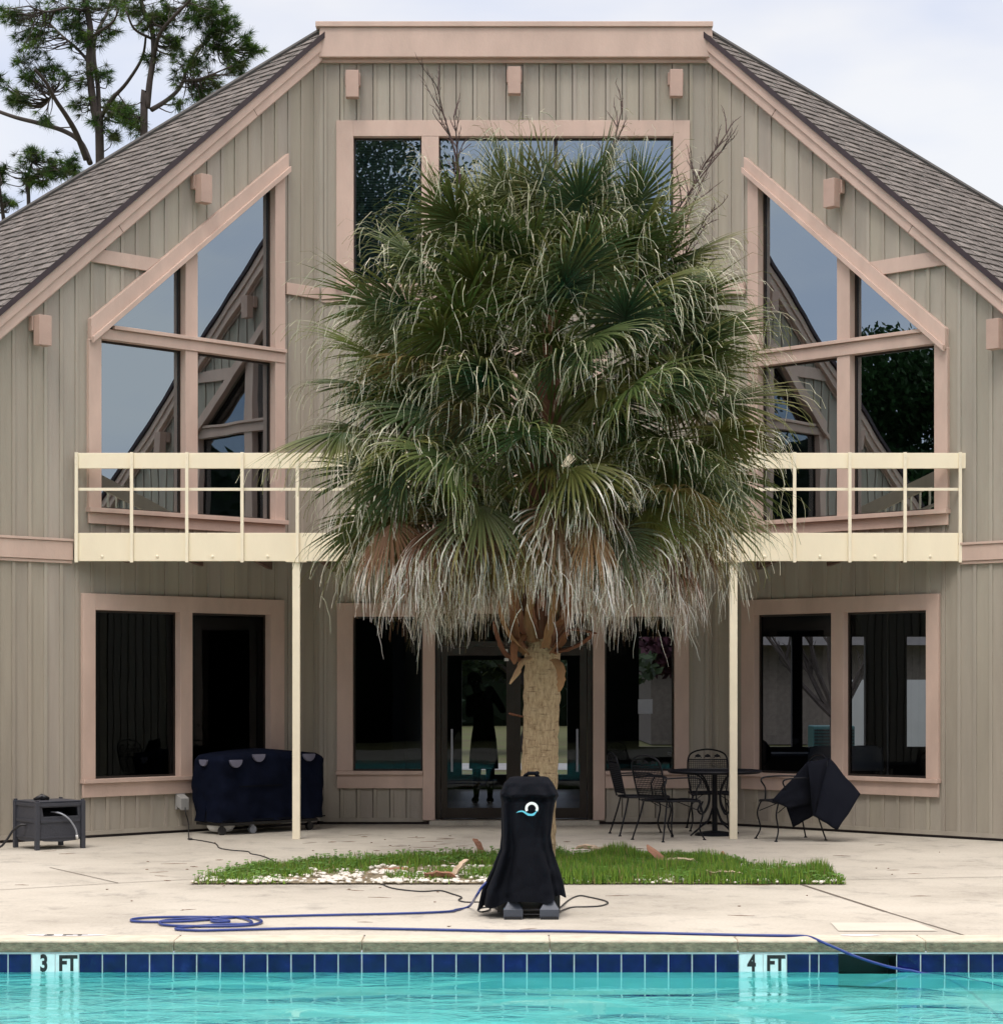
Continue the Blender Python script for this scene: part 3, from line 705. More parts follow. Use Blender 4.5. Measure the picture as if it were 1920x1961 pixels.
# basin
mb = MB(); zb = -1.15
mb.add([(PX0, PY0, zb), (PX1, PY0, zb), (PX1, PY1, zb), (PX0, PY1, zb)], [(0, 1, 2, 3)])
for a, b, c, d in ((PX0, 1.99, zb, -.075), (2.36, PX1, zb, -.075), (1.99, 2.36, zb, -.30)): mb.add([(a, PY1, c), (b, PY1, c), (b, PY1, d), (a, PY1, d)], [(0, 1, 2, 3)])
mb.add([(PX0, PY0, zb), (PX1, PY0, zb), (PX1, PY0, -.075), (PX0, PY0, -.075)], [(3, 2, 1, 0)])
for X in (PX0, PX1): mb.add([(X, PY0, zb), (X, PY1, zb), (X, PY1, -.075), (X, PY0, -.075)], [(0, 1, 2, 3)])
structure(mb.build('pool_basin', 'plaster'))
# grout bed and white line
mb = MB(); mb.box(PX0 + .01, 1.98, PY1 - .004, PY1 - .001, -.24, -.084); mb.box(2.36, PX1 - .01, PY1 - .004, PY1 - .001, -.24, -.084)
mb.box(PX0 + .01, PX1 - .01, PY1 - .012, PY1 - .0005, -.0835, -.0755); structure(mb.build('tile_grout', 'grout'))
mb = MB(); TW = .1524; tx0 = -.163
for k in range(-57, 59):
    a = tx0 + k * .1515
    if k in (-20, -19, 10, 11): continue
    if 12 <= k:
        if k == 12: a0, b0 = a, 1.799
        elif k == 13: a0, b0 = 1.804, 1.858
        elif k == 14: a0, b0 = 1.863, 2.012 - .025
        elif k in (15, 16): continue
        else: a0 = 2.362 + (k - 17) * .1545; b0 = a0 + .149
        if b0 > PX1 - .02: continue
    else: a0, b0 = a, a + .146
    mb.box(a0 + .0025, b0, PY1 - .0095 - random.uniform(0, .0008), PY1 - .004, -.238, -.088)
structure(mb.build('waterline_tiles', 'tile', bevel=.0015))
mb = MB(); mb.box(1.99, 2.36, PY1 + .0, PY1 + .30, -.30, -.20); sk = MB()
sk.box(1.99, 2.36, PY1 + .28, PY1 + .30, -.30, -.085); sk.box(1.985, 1.99, PY1 - .002, PY1 + .28, -.30, -.085); sk.box(2.36, 2.365, PY1 - .002, PY1 + .28, -.30, -.085)
sk.box(1.99, 2.36, PY1 - .001, PY1 + .28, -.30, -.29); sk.box(1.99, 2.36, PY1 - .0105, PY1 + .28, -.095, -.084)
sko = sk.build('pool_skimmer', 'black_plastic', loc=(2.18, PY1, -.2)); tag(sko, 'dark skimmer opening in the blue tile band where the hose enters the water', 'pool skimmer')
mb = MB(); mb.grid(lambda u, v: (PX0 + .005 + u * (PX1 - PX0 - .01), PY0 + .005 + v * (PY1 - PY0 - .016), -.199), 1, 1)
structure(mb.build('water', 'water'))

# depth markers
def text_mesh(txt, size, name, m, parent, loc, rot, depth=.001, off=.0, sx=1.0):
    cu = bpy.data.curves.new('t', 'FONT'); cu.body = txt; cu.size = size; cu.extrude = depth; cu.offset = off; cu.align_x = 'CENTER'; cu.align_y = 'CENTER'
    ob = bpy.data.objects.new('t', cu); COL.objects.link(ob); bpy.context.view_layer.update()
    me = bpy.data.meshes.new_from_object(ob.evaluated_get(bpy.context.evaluated_depsgraph_get()))
    bpy.data.objects.remove(ob); me.name = name
    me.transform(Matrix.Diagonal((sx, 1, 1, 1))); me.transform(Matrix.Rotation(rot, 4, 'X'))
    o0 = ORG.get(parent.name, Vector()); me.transform(Matrix.Translation(Vector(loc) - o0))
    me.materials.clear(); me.materials.append(M[m]); o = bpy.data.objects.new(name, me); COL.objects.link(o); o.parent = parent; return o
for num, k in (('3', -20), ('4', 10)):
    a = tx0 + k * .1515
    t = empty('depth_marker', (a + .15, PY1 - .01, -.16), f'white tile pair reading {num} FT in the blue waterline tiles', 'depth marker', 'white depth markers in the tile band')
    for q in (0, 1):
        mb = MB(); mb.box(a + .0025 + q * .1515, a + .149 + q * .1515, PY1 - .0105, PY1 - .004, -.238, -.087); mb.build('tile', 'tile_white', t, bevel=.0015)
    text_mesh(num, .145, 'number', 'ink', t, (a + .078, PY1 - .0115, -.150), math.pi / 2, .0008, .006, .72)
    text_mesh('FT', .135, 'letters', 'ink', t, (a + .232, PY1 - .0115, -.150), math.pi / 2, .0008, .006, .82)
# worn paint on the deck
def disc(mb, c, rx, ry, z, n=28):
    mb.add([(c.x + rx * math.cos(2 * math.pi * k / n) * (1 + .08 * math.sin(k * 1.7)), c.y + ry * math.sin(2 * math.pi * k / n), z) for k in range(n)], [tuple(range(n))])
t = empty('deck_marking', G(125, 1793), 'worn white painted oval with black lettering on the deck edge above 3 FT', 'painted marking')
mb = MB(); disc(mb, G(125, 1793), .26, .035, .0065); mb.build('paint', 'patch_white', t)
text_mesh('3 FT', .07, 'letters', 'ink', t, G(125, 1793) + Vector((0, 0, .008)), 0, .0004, .002, 2.2)
mb = MB(); disc(mb, G(1646, 1793), .13, .035, .0065); tag(mb.build('deck_marking', 'patch_white', loc=G(1646, 1793)), 'small white painted oval on the deck edge right of 4 FT', 'painted marking')
mb = MB(); mb.add([G(1590, 1767, .0045), G(1755, 1767, .0045), G(1795, 1783, .0045), G(1605, 1783, .0045)], [(3, 2, 1, 0)])
tag(mb.build('deck_marking', mat('faded_patch', (.50, .465, .39), .85, .05, 3), loc=G(1690, 1775)), 'pale repaired rectangle on the deck right of the 4 FT marker', 'painted marking')

# ------------------------------------------------------------------ planting bed
BC = Vector((-.03, -7.75, 0)); BR = 2.70
mb = MB(); mb.add([(BC.x + BR * math.cos(math.pi * k / 32), BC.y + 1.06 * BR * math.sin(math.pi * k / 32), .012) for k in range(33)], [tuple(range(33))])
structure(mb.build('soil', 'soil'))
def inbed():
    while True:
        x, y = random.uniform(-BR, BR), random.uniform(0, BR)
        if (x / BR) ** 2 + (y / BR) ** 2 < .985: return x, y
mb = MB()
def dens(x, y):
    d = noise.noise(Vector((x * 1.1 + 3, y * 1.3, 0)))
    k = .55 + 1.0 * d - .9 * max(0, noise.noise(Vector((x * 3.1, y * 3.4, 7))))
    if x < -.2 and y < .95: k -= .55 * (1 - y / .95)
    if -1.3 < x < -.1 and .6 < y < 1.7: k -= .35
    if x > .3: k += .16
    if (x - .2) ** 2 + (y - 1.75) ** 2 < .12: k -= .5
    return k
cnt = 0
while cnt < 46000:
    x, y = inbed()
    if random.random() > dens(x, y): continue
    cnt += 1
    h = random.uniform(.03, .10) * (1.15 if x > .3 else .85); a = random.uniform(0, 6.28); w = random.uniform(.003, .006); ln = random.uniform(.0, .035)
    g = random.uniform(.6, 1.25); dry = random.random() < .07
    c = (.30 * g, .24 * g, .11 * g) if dry else random.choice([(.17 * g, .30 * g, .04 * g), (.21 * g, .32 * g, .045 * g), (.11 * g, .24 * g, .04 * g)])
    cx, cy = BC.x + x, BC.y + random.gauss(-.02, .035) + y * 1.06
    h *= max(.45, .95 + 1.1 * noise.noise(Vector((x * 2.6, y * 2.8, 2))))
    ca, sa = math.cos(a), math.sin(a)
    mb.add([(cx - ca * w, cy - sa * w, .01), (cx + ca * w, cy + sa * w, .01), (cx + ca * w * .7 - sa * ln * .4, cy + sa * w * .7 + ca * ln * .4, .01 + h * .6), (cx - sa * ln, cy + ca * ln, .01 + h)], [(0, 1, 2), (0, 2, 3)], c)
for i in range(7000):
    x, y = inbed()
    if random.random() > dens(x, y) * .9: continue
    cx, cy = BC.x + x, BC.y + .02 + y * 1.05
    edge = math.hypot(x, y) > BR * .86
    z = random.uniform(.03, .075) + (.05 * random.random() ** 2 if edge else 0); g = random.uniform(.6, 1.2)
    for q in range(3):
        a = random.uniform(0, 6.28); r = random.uniform(.008, .014)
        px, py = cx + math.cos(a) * r, cy + math.sin(a) * r
        mb.add([(px - r, py, z), (px, py - r, z - .003), (px + r, py, z + .004), (px, py + r, z + .006)], [(0, 1, 2, 3)], (.12 * g, .24 * g, .045 * g))
    if edge: mb.tube([(cx, cy, .01), (cx, cy, z)], .0012, 3, col=(.10, .18, .05))
tag(mb.build('grass', 'grassm'), 'short bright green grass and clover in the half round bed around the palm', 'grass', kind='stuff')
mb = MB(); cnt = 0
while cnt < 1200:
    x, y = inbed()
    p = math.exp(-y / .45) * (1.0 if x < .1 else .38 if x > .9 else .2) * max(.08, .45 + 1.3 * noise.noise(Vector((x * 3, y * 3, 9))))
    if -1.5 < x < .0 and .35 < y < 1.5: p += .45 * max(0, noise.noise(Vector((x * 2.3, y * 2.3, 5))) + .1)
    if x < -1.4: p *= .8
    if random.random() > p: continue
    cnt += 1; r = random.uniform(.009, .024)
    mb.blob((BC.x + x, BC.y + random.gauss(-.01, .035) + y * 1.05, .018 + r * .5), (r * random.uniform(.8, 1.5), r, r * random.uniform(.5, .8)), 6, 4, .12)
tag(mb.build('pebbles', 'pebble'), 'white marble chips scattered along the front edge of the grass bed', 'pebbles', kind='stuff')
mb = MB()
for i in range(420):
    x, y = inbed(); p = Vector((BC.x + x, BC.y + .03 + y * 1.04, random.uniform(.02, .05))); a = random.uniform(0, 6.28); L = random.uniform(.02, .09); d = Vector((math.cos(a), math.sin(a), random.uniform(-.1, .3))) * L; n_ = Vector((-d.y, d.x, .005)) * random.uniform(.15, .35)
    g = random.uniform(.7, 1.3); mb.add([p - d * .5, p + n_, p + d * .5, p - n_], [(0, 1, 2, 3)], tuple(q * g for q in random.choice([(.45, .36, .25), (.30, .20, .12), (.5, .44, .34)])))
tag(mb.build('dry_litter', 'grassm'), 'dry tan leaf scraps lying between the weeds of the bed', 'litter', kind='stuff')
# debris on the patio
mb = MB()
for i in range(120):
    u = random.random()
    if u < .8: p = G(random.uniform(20, 1900), random.uniform(1612, 1700))
    else: p = G(random.uniform(100, 1900), random.uniform(1700, 1785))
    if i % 5 == 0: p = G(random.uniform(640, 900), random.uniform(1600, 1632))
    if abs(p.x) > 2.9 and p.y > -(abs(p.x) - 2.29) - .1: continue
    L = random.choice([.02, .03, .12, .2, .26]) * random.uniform(.6, 1.2); a = random.uniform(-.6, .6) ; w = .0025 if L > .1 else .004
    q = p + Vector((math.cos(a) * L, math.sin(a) * L, 0)); mid = (p + q) / 2 + Vector((0, random.uniform(-.02, .02), .005))
    mb.tube([p + Vector((0, 0, .004)), mid, q + Vector((0, 0, .005))], [w * .4, w, w * .3], 5)
tag(mb.build('leaf_litter', 'litter'), 'thin brown twigs and leaf bits scattered over the concrete patio', 'litter', kind='stuff')

# ------------------------------------------------------------------ palm
PB = Vector((.175, -6.0, 0)); PY = -6.0
palm = empty('palm_tree', PB, 'bushy fan palm with fibrous tan trunk and a skirt of dry pale fronds', 'palm tree')
def trunk_x(z): return .175 - .035 + .03 * z + .015 * math.sin(z * 1.3)
mb = MB(); vs = []; fs = []; NR, NS = 90, 28
for i in range(NR + 1):
    z = 2.35 * i / NR
    r0 = .157 + .02 * math.exp(-z * 3) + .004 * math.sin(z * 9)
    ringd = .007 * abs(math.sin(z * 19 + .8 * math.sin(z * 5)))
    for k in range(NS):
        a = 2 * math.pi * k / NS
        r = r0 + ringd + .008 * noise.noise(Vector((math.cos(a) * 3, math.sin(a) * 3, z * 7))) + .006 * noise.noise(Vector((math.cos(a) * 11, math.sin(a) * 11, z * 14)))
        vs.append((trunk_x(z) + r * math.cos(a), PY + r * math.sin(a), z))
for i in range(NR):
    for k in range(NS): fs.append((i * NS + k, i * NS + (k + 1) % NS, (i + 1) * NS + (k + 1) % NS, (i + 1) * NS + k))
mb.add(vs, fs); mb.build('trunk', 'trunk', palm, smooth=True)
mb = MB(); mb.tube([(trunk_x(z), PY, z) for z in (2.05, 2.3, 2.6, 3.2, 4.0, 5.4)], [.18, .25, .22, .16, .13, .07], 14, col=(.12, .05, .028)); mb.build('crown_shaft', 'boot', palm)
def strap(pts, w0, w1, curl, col, mb):
    """old leaf base: a curved, channelled strap"""
    pts = catmull(pts, 5); n = len(pts); vs = []; cs = []
    out = (pts[-1] - pts[0]); side = Vector((-out.y, out.x, 0)); side = side.normalized() if side.length > .01 else Vector((1, 0, 0))
    for i, p in enumerate(pts):
        t = i / (n - 1); w = w0 + (w1 - w0) * t; w *= (1 - .75 * max(0, t - .8) * 5) * random.uniform(.82, 1.15)
        d = (pts[min(i + 1, n - 1)] - pts[max(i - 1, 0)]).normalized(); nn = side.cross(d)
        for k, q in enumerate((-1, -.5, 0, .5, 1)):
            vs.append(p + side * q * w * random.uniform(.85, 1.15) + nn * curl * w * (q * q) + nn * random.uniform(-.06, .06) * w)
            g = 1 - .35 * t * 0 + random.uniform(-.1, .1); cs.append(tuple(c * g * (1 + .5 * t) for c in col))
    fs = [(i * 5 + k, i * 5 + k + 1, (i + 1) * 5 + k + 1, (i + 1) * 5 + k) for i in range(n - 1) for k in range(4)]
    mb.add(vs, fs, cs)
boots = [  # measured in the photo around the neck of the trunk (pixel pairs at the trunk's depth)
    [(1000, 1262), (970, 1250), (955, 1220), (945, 1190)], [(1010, 1250), (985, 1225), (965, 1190), (955, 1150)],
    [(1012, 1258), (1000, 1265), (990, 1285), (976, 1310)], [(1065, 1245), (1090, 1240), (1120, 1225), (1133, 1212)],
    [(1060, 1235), (1085, 1205), (1115, 1205), (1142, 1213)], [(1062, 1262), (1072, 1275), (1075, 1300), (1070, 1325)],
    [(1055, 1250), (1075, 1225), (1085, 1195), (1090, 1160)], [(990, 1240), (985, 1200), (980, 1160), (975, 1120)],
    [(1040, 1240), (1050, 1200), (1060, 1160), (1062, 1130)], [(1020, 1230), (1010, 1190), (1015, 1150), (1012, 1110)],
    [(1000, 1215), (985, 1230), (983, 1255), (985, 1272)], [(1062, 1200), (1080, 1180), (1085, 1140), (1088, 1110)], [(1000, 1372), (988, 1369), (975, 1366)]]
for i, b in enumerate(boots):
    mb = MB(); col = random.choice([(.22, .12, .055), (.17, .075, .035), (.30, .19, .10), (.11, .045, .025)])
    yy = PY - .17 - .05 * (i % 3); strap([at_y(x, y, yy - .05 * j) for j, (x, y) in enumerate(b)], .050 if i < 12 else .02, .024, random.choice([.5, -.5, .3]), col, mb)
    mb.build('leaf_base', 'boot', palm, solid=.012)
for k in range(9):
    a = math.radians(200 + k * 22) if k < 7 else random.uniform(0, 6.28); z = 1.98 + .07 * (k % 4)
    mb = MB(); o = Vector((trunk_x(z), PY, z)); d = Vector((math.cos(a), math.sin(a), 0))
    strap([o + d * .15, o + d * .22 + Vector((0, 0, .10)), o + d * .27 + Vector((0, 0, .28))], .06, .03, .5, (.22, .10, .06), mb); mb.build('leaf_base', 'boot', palm, solid=.012)

GREEN = [(.050, .080, .020), (.080, .100, .020), (.028, .058, .024), (.105, .112, .022), (.038, .066, .020)]
def lerp(a, b, t): return tuple(a[i] + (b[i] - a[i]) * t for i in range(3))
def frond(base, az, el, hub, blen, age, droop):
    """fan leaf on a stalk from base to hub: age 0 fresh .. 1 dead"""
    mb = MB(); D = Vector((math.cos(az) * math.cos(el), math.sin(az) * math.cos(el), math.sin(el)))
    g = Vector((0, 0, -1)); span = (hub - base).length
    pts = catmull([base, base + (hub - base) * .5 + Vector((0, 0, .10 * span)), hub], 4)
    pc = lerp((.12, .15, .04), (.20, .12, .06), age)
    mb.tube(pts, .015, 5, r1=.009, col=pc, cap=False)
    side = D.cross(Vector((0, 0, 1)))
    side = side.normalized() if side.length > .05 else Vector((-math.sin(az), math.cos(az), 0))
    roll = random.uniform(-.8, .8); up = side.cross(D).normalized(); side = (side * math.cos(roll) + up * math.sin(roll)).normalized(); up = side.cross(D).normalized()
    if up.z < 0 and age < .6: up = -up
    NL = 52; basec = random.choice(GREEN); v = random.uniform(.55, 1.25); basec = tuple(c * v for c in basec)
    dead = random.choice([(.27, .155, .07), (.15, .08, .042), (.19, .09, .05)])
    mid = random.choice([(.16, .175, .05), (.22, .19, .05), (.10, .13, .04), (.09, .12, .035)])
    spread = random.uniform(1.9, 2.35)
    vsall = mb
    for k in range(NL):
        u = (k / (NL - 1)) * 2 - 1; ang = u * spread + random.uniform(-.07, .07)
        L = blen * (1 - .25 * abs(u) ** 1.6) * random.uniform(.82, 1.15)
        fold = random.uniform(-.08, .08)
        ld = (D * math.cos(ang) + side * math.sin(ang) - up * (.06 + .20 * abs(u) + fold) + D * .12).normalized()
        q = hub + D * .10 * (1 - abs(u)); ns = 9
        fib = lerp((.58, .56, .36), (.86, .80, .72), min(1, age * 1.3 + random.random() * .6)) if random.random() < .40 + .18 * age else lerp((.16, .17, .05), dead, age)
        wid = blen * random.uniform(.0140, .0195); vs = []; cs = []
        cur = ld; hang = random.uniform(.5, 1.5); wob = Vector((random.uniform(-1, 1), random.uniform(-1, 1), random.uniform(-.5, .5))) * .26
        droopstart = random.uniform(.54, .84) - .26 * age; stiff = .022 + .06 * droop + .13 * age
        for j in range(ns + 1):
            t = j / ns
            w = (1 - .35 * age) * wid * (min(1, .22 + t * 3.0) if t < .38 else max(.13, 1 - (t - .38) / .45))
            ws = cur.cross(up); ws = ws.normalized() if ws.length > .02 else side
            tipc = min(1, max(0, (t - droopstart) / .16))
            c0 = lerp(lerp(basec, mid, max(0, t - .12) * .9), dead, min(1, age * 1.15) if age > .35 else age * .25)
            c = lerp(c0, fib, tipc)
            vs += [q - ws * w, q + up * w * .55, q + ws * w]; cs += [c, tuple(x * 1.12 for x in c), c]
            f = stiff + (1.5 * hang * (t - droopstart) / (1 - droopstart) if t > droopstart else 0)
            cur = (cur + g * f + wob * (t if t > droopstart else 0) * random.uniform(-.4, 2.2)).normalized()
            q = q + cur * L / ns
        fs = []
        for j in range(ns):
            a = j * 3; fs += [(a, a + 1, a + 4, a + 3), (a + 1, a + 2, a + 5, a + 4)]
        mb.add(vs, fs, cs)
        if random.random() < .20:       # loose pale thread
            a0 = random.randint(4, 8); s = Vector(vs[a0 * 3 + 1]); cur2 = (cur + Vector((random.uniform(-.7, .7), random.uniform(-.7, .7), random.uniform(-.1, .8)))).normalized(); th = [s]
            for j in range(5):
                cur2 = (cur2 + g * .42 + Vector((random.uniform(-.3, .3), random.uniform(-.3, .3), 0))).normalized(); th.append(th[-1] + cur2 * L * .075)
            mb.tube(th, [.0034, .0032, .0028, .0022, .0018, .0013], 3, col=lerp((.60, .58, .42), (.78, .76, .74), age), cap=False)
    return mb
NF = 100
inner = MB()
RH = [(2.70, 1.02), (2.95, 1.28), (3.2, 1.47), (3.5, 1.60), (3.9, 1.66), (4.3, 1.62), (4.7, 1.52), (5.1, 1.36), (5.5, 1.15), (5.8, .90), (6.1, .40)]
def rh(z):
    for (a, ra), (b, rb) in zip(RH[:-1], RH[1:]):
        if z <= b: return ra + (rb - ra) * max(0, (z - a) / (b - a))
    return RH[-1][1]
def place(i, n, scale, keep):
    g = (i + .5) / n
    hz = 2.80 + 3.18 * g ** 1.18 + random.uniform(-.08, .08)
    az = i * 2.39996 + random.uniform(-.25, .25)
    if hz < 3.5: hz += .10 * max(0, -math.sin(az)) - .05 * abs(math.cos(az))
    R_ = rh(hz) * scale * random.uniform(.86, 1.08)
    hub = Vector((trunk_x(hz) - .05 + math.cos(az) * R_, PY + math.sin(az) * R_, hz))
    zb = max(2.55, min(5.15, hz - (.15 + .55 * R_) * (.25 + .75 * g)))
    base = Vector((trunk_x(zb), PY, zb)) + Vector((math.cos(az), math.sin(az), 0)) * .07
    elev = math.radians(-18 + 62 * g + 36 * g ** 4 + random.uniform(-18, 18)) - (.45 if g < .14 else 0)
    age = max(0, min(1, (.22 - g) / .12)) * random.choice([1, 1, .9, .42]) if g < .22 else 0
    if random.random() < .10 and g < .6: age = random.uniform(.30, .45)
    blen = random.uniform(.74, .94) * (.86 if g < .12 or g > .8 else 1)
    m_ = frond(base, az + random.uniform(-.25, .25), elev, hub, blen, age, .45 + .7 * (1 - g))
    if keep: m_.build('frond', 'leaf', palm)
    else: inner.add(m_.v, m_.f, m_.c)
for i in range(NF): place(i, NF, 1.0, True)
for i in range(150): place(i, 150, random.uniform(.35, .92), False)
for i in range(46): place(i, 46 * 6, random.uniform(.45, 1.0), False)
inner.build('inner_fronds', 'leaf', palm)['kind'] = 'stuff'

# dry flower stalks
def twig(mb, p, d, L, r, lev, col=(.2, .13, .1)):
    pts = [p]; cur = d
    n = 6
    for j in range(n):
        cur = (cur + Vector((random.uniform(-.16, .16), random.uniform(-.16, .16), random.uniform(-.1, .16)))).normalized(); pts.append(pts[-1] + cur * L / n)
        if lev and j > 0:
            for rep in range(2 if lev > 1 else 1):
                nd = (cur + Vector((random.uniform(-1, 1), random.uniform(-1, 1), random.uniform(-.3, .8))) * .8).normalized()
                twig(mb, pts[-1], nd, L * random.uniform(.14, .30), r * .5, lev - 1)
    mb.tube(pts, r, 4, r1=r * .35, cap=False)
for (x0, y0), (x1, y1) in (((900, 430), (842, 95)), ((880, 400), (878, 170)), ((1120, 400), (1255, 175)), ((1240, 500), (1400, 210)), ((1300, 440), (1395, 190)), ((1250, 560), (1442, 320)), ((1260, 560), (1400, 380))):
    mb = MB(); a = at_y(x0, y0, PY + .1); b = at_y(x1, y1, PY - .1); L = (b - a).length
    twig(mb, a, (b - a).normalized(), L * .78, .013, 2); mb.build('flower_stalk', 'twig', palm)

# fallen leaf bases on the grass
for i, (x, y, L, a, lab) in enumerate([
    (843, 1690, .30, .1, 'fallen brown leaf base at the front edge of the grass, left of the covered machine'),
    (884, 1683, .22, .9, 'fallen pale pointed leaf base leaning upright, just left of the covered machine'),
    (913, 1640, .22, 2.0, 'fallen reddish leaf base standing in the grass behind the left of the machine'),
    (797, 1647, .16, 2.4, 'small fallen brown leaf base in the left half of the grass'),
    (755, 1672, .30, .2, 'fallen tan leaf base lying among white pebbles in the left half of the bed'),
    (1121, 1634, .24, 2.6, 'slim fallen leaf base on the grass just right of the palm'),
    (1160, 1640, .30, .3, 'pale fallen leaf base with white chips right of the palm'),
    (1262, 1660, .32, 2.9, 'dark fallen leaf base with its white end raised, middle of the right grass'),
    (1305, 1664, .34, -.1, 'long pinkish fallen leaf base lying in the middle of the right grass'),
    (1383, 1657, .15, 1.5, 'small tan fallen leaf base standing upright in the right grass'),
    (1392, 1690, .36, .15, 'pale fallen leaf base at the front edge of the right grass')]):
    p = G(x, y) + Vector((0, 0, .05)); mb = MB(); up = .75 if ('upright' in lab or 'standing' in lab or 'raised' in lab) else .04; p.z -= .018
    d = Vector((math.cos(a), math.sin(a) * .5, up)).normalized()
    L *= .86; col = (.52, .41, .30) if ('pale' in lab or 'pinkish' in lab or 'slim' in lab) else (.27, .14, .09)
    strap([p - d * L * .5 + Vector((0, 0, up * L * .4)), p + Vector((0, 0, .010 + up * L * .4)), p + d * L * .5 + Vector((0, 0, up * L * .4))], .065 * L / .3, .045 * L / .3, random.choice([1.1, -.9]), col, mb)
    tag(mb.build('fallen_leaf_base', 'boot', loc=p, solid=.008), lab, 'leaf base', 'fallen palm leaf bases in the bed')

# ------------------------------------------------------------------ pool robot caddy under its cover
KY = -25.77 + 4200 / 268.0
cad = empty('pool_robot_caddy', (.05, KY, 0), 'pool cleaning machine on a caddy under a black cover, in front of the palm', 'pool cleaner')
kk = 4200 / (KY - CAM.y)
X_ = lambda px: (px - 950) / kk - .21
Z_ = lambda py: 1.65 - (py - 1310) / kk
prof = [(1487, 986, 1042, .03), (1489, 976, 1050, .09), (1500, 965, 1059, .14), (1518, 958, 1067, .165), (1526, 957, 1068, .17), (1538, 960, 1062, .165), (1560, 959.5, 1059, .17), (1600, 960, 1055, .18), (1625, 958, 1058, .20), (1660, 944, 1069, .24), (1695, 925, 1077, .27), (1722, 918, 1081, .285)]
NS = 96; vs = []; fs = []
rows = []
for i in range(len(prof) - 1):
    for q in range(5): t = q / 5; rows.append(tuple(prof[i][j] + (prof[i + 1][j] - prof[i][j]) * t for j in range(4)))
rows.append(prof[-1])
for i, (py, xa, xb, dp) in enumerate(rows):
    f = i / (len(rows) - 1); cx = (X_(xa) + X_(xb)) / 2; hw = (X_(xb) - X_(xa)) / 2
    for k in range(NS):
        a = 2 * math.pi * k / NS; c, s = math.cos(a), math.sin(a); e = .62
        ux = math.copysign(abs(c) ** e, c); uy = math.copysign(abs(s) ** e, s)
        fd = max(0, f - .24) / .76
        ph = a + .25 * math.sin(f * 3 + 1)
        fold = fd ** .8 * (.34 * abs(math.sin(ph * 3.5 + .5)) ** .7 * (1 if s < 0 else .4) - .16 + .12 * math.sin(ph * 9 + 2.5 + f * 3))
        fold += .05 * noise.noise(Vector((c * 3, s * 3, f * 6))) + .05 * noise.noise(Vector((c * 6 + f * 6, s * 6, f * 14)))
        cape = max(0, 1 - abs(f - .30) / .10) if f < .36 else 0
        fold += cape * (.10 + .10 * math.sin(a * 9 + 1))
        if .36 <= f < .42: fold -= .06
        z = Z_(py); x = cx + ux * hw * (1 + fold * .16); y = KY + uy * dp * (1 + fold * 1.5)
        if i == len(rows) - 1 or f > .8:
            hem = (f - .8) / .2
            z += hem * (-.055 * max(0, -c) ** 1.5 * (1 if s < .2 else .4) + .045 * max(0, c) ** 1.2 + .015 * math.sin(a * 7 + .4))
        vs.append((x, y, z))
nr = len(rows)
for i in range(nr - 1):
    for k in range(NS): fs.append((i * NS + k, (i + 1) * NS + k, (i + 1) * NS + (k + 1) % NS, i * NS + (k + 1) % NS))
fs.append(tuple(range(NS)))
mb = MB(); mb.add(vs, fs); cover = mb.build('cover', 'black_cloth', cad, smooth=True)
cv = vs
mb = MB(); mb.tube([(X_(1004), KY, Z_(1487)), (X_(1012), KY - .02, Z_(1481)), (X_(1024), KY - .02, Z_(1481)), (X_(1031), KY, Z_(1489))], .014, 8); mb.blob((X_(1028), KY, Z_(1481)), (.018, .02, .016)); mb.build('cover_handle', 'black_cloth', cad, smooth=True)
def cover_y(x, z):   # front surface of the cover
    best = min((v for v in cv if v[1] < KY), key=lambda v: (v[0] - x) ** 2 + (v[2] - z) ** 2); return best[1]
mb = MB(); c0 = (1017.0, 1545.5); n = 40; vs = []; fs = []
yl = min(cover_y(X_(x), Z_(y)) for x in (990, 1005, 1017, 1028) for y in (1535, 1545, 1555)) - .006
for k in range(n + 1):
    a = math.radians(-28 + 236 * k / n)
    for r in (7.6, 12.6): vs.append((X_(c0[0] + r * math.cos(a)), yl, Z_(c0[1] - r * math.sin(a) * .98)))
mb.add(vs, [(2 * k, 2 * k + 1, 2 * k + 3, 2 * k + 2) for k in range(n)]); lg = mb.build('logo_ring', 'logo_white', cad, solid=.002)
mb = MB(); up_ = [(987, 1554), (992, 1550.5), (999, 1549.3), (1004, 1551), (1009, 1554), (1016, 1555.5), (1022, 1553), (1028.5, 1548)]
dn_ = [(987, 1554), (992, 1552.5), (999, 1552), (1004, 1555), (1009, 1558.5), (1015, 1559.3), (1022, 1558), (1028.5, 1548)]
u3 = catmull([(x, y, 0) for x, y in up_], 4); d3 = catmull([(x, y, 0) for x, y in dn_], 4)
vs = [(X_(p.x), yl - .003, Z_(p.y)) for p in u3] + [(X_(p.x), yl - .003, Z_(p.y)) for p in d3]; m_ = len(u3)
mb.add(vs, [(k, m_ + k, m_ + k + 1, k + 1) for k in range(m_ - 1)]); mb.build('logo_wave', 'logo_blue', cad, solid=.002)
mb = MB(); mb.box(X_(952), X_(1071), KY - .16, KY + .18, .03, .30); mb.box(X_(1000), X_(1033), KY - .27, KY - .255, .055, .07); mb.box(X_(1000), X_(1033), KY - .27, KY - .255, .025, .035)
mb.build('cart_body', 'black_plastic', cad, bevel=.01)
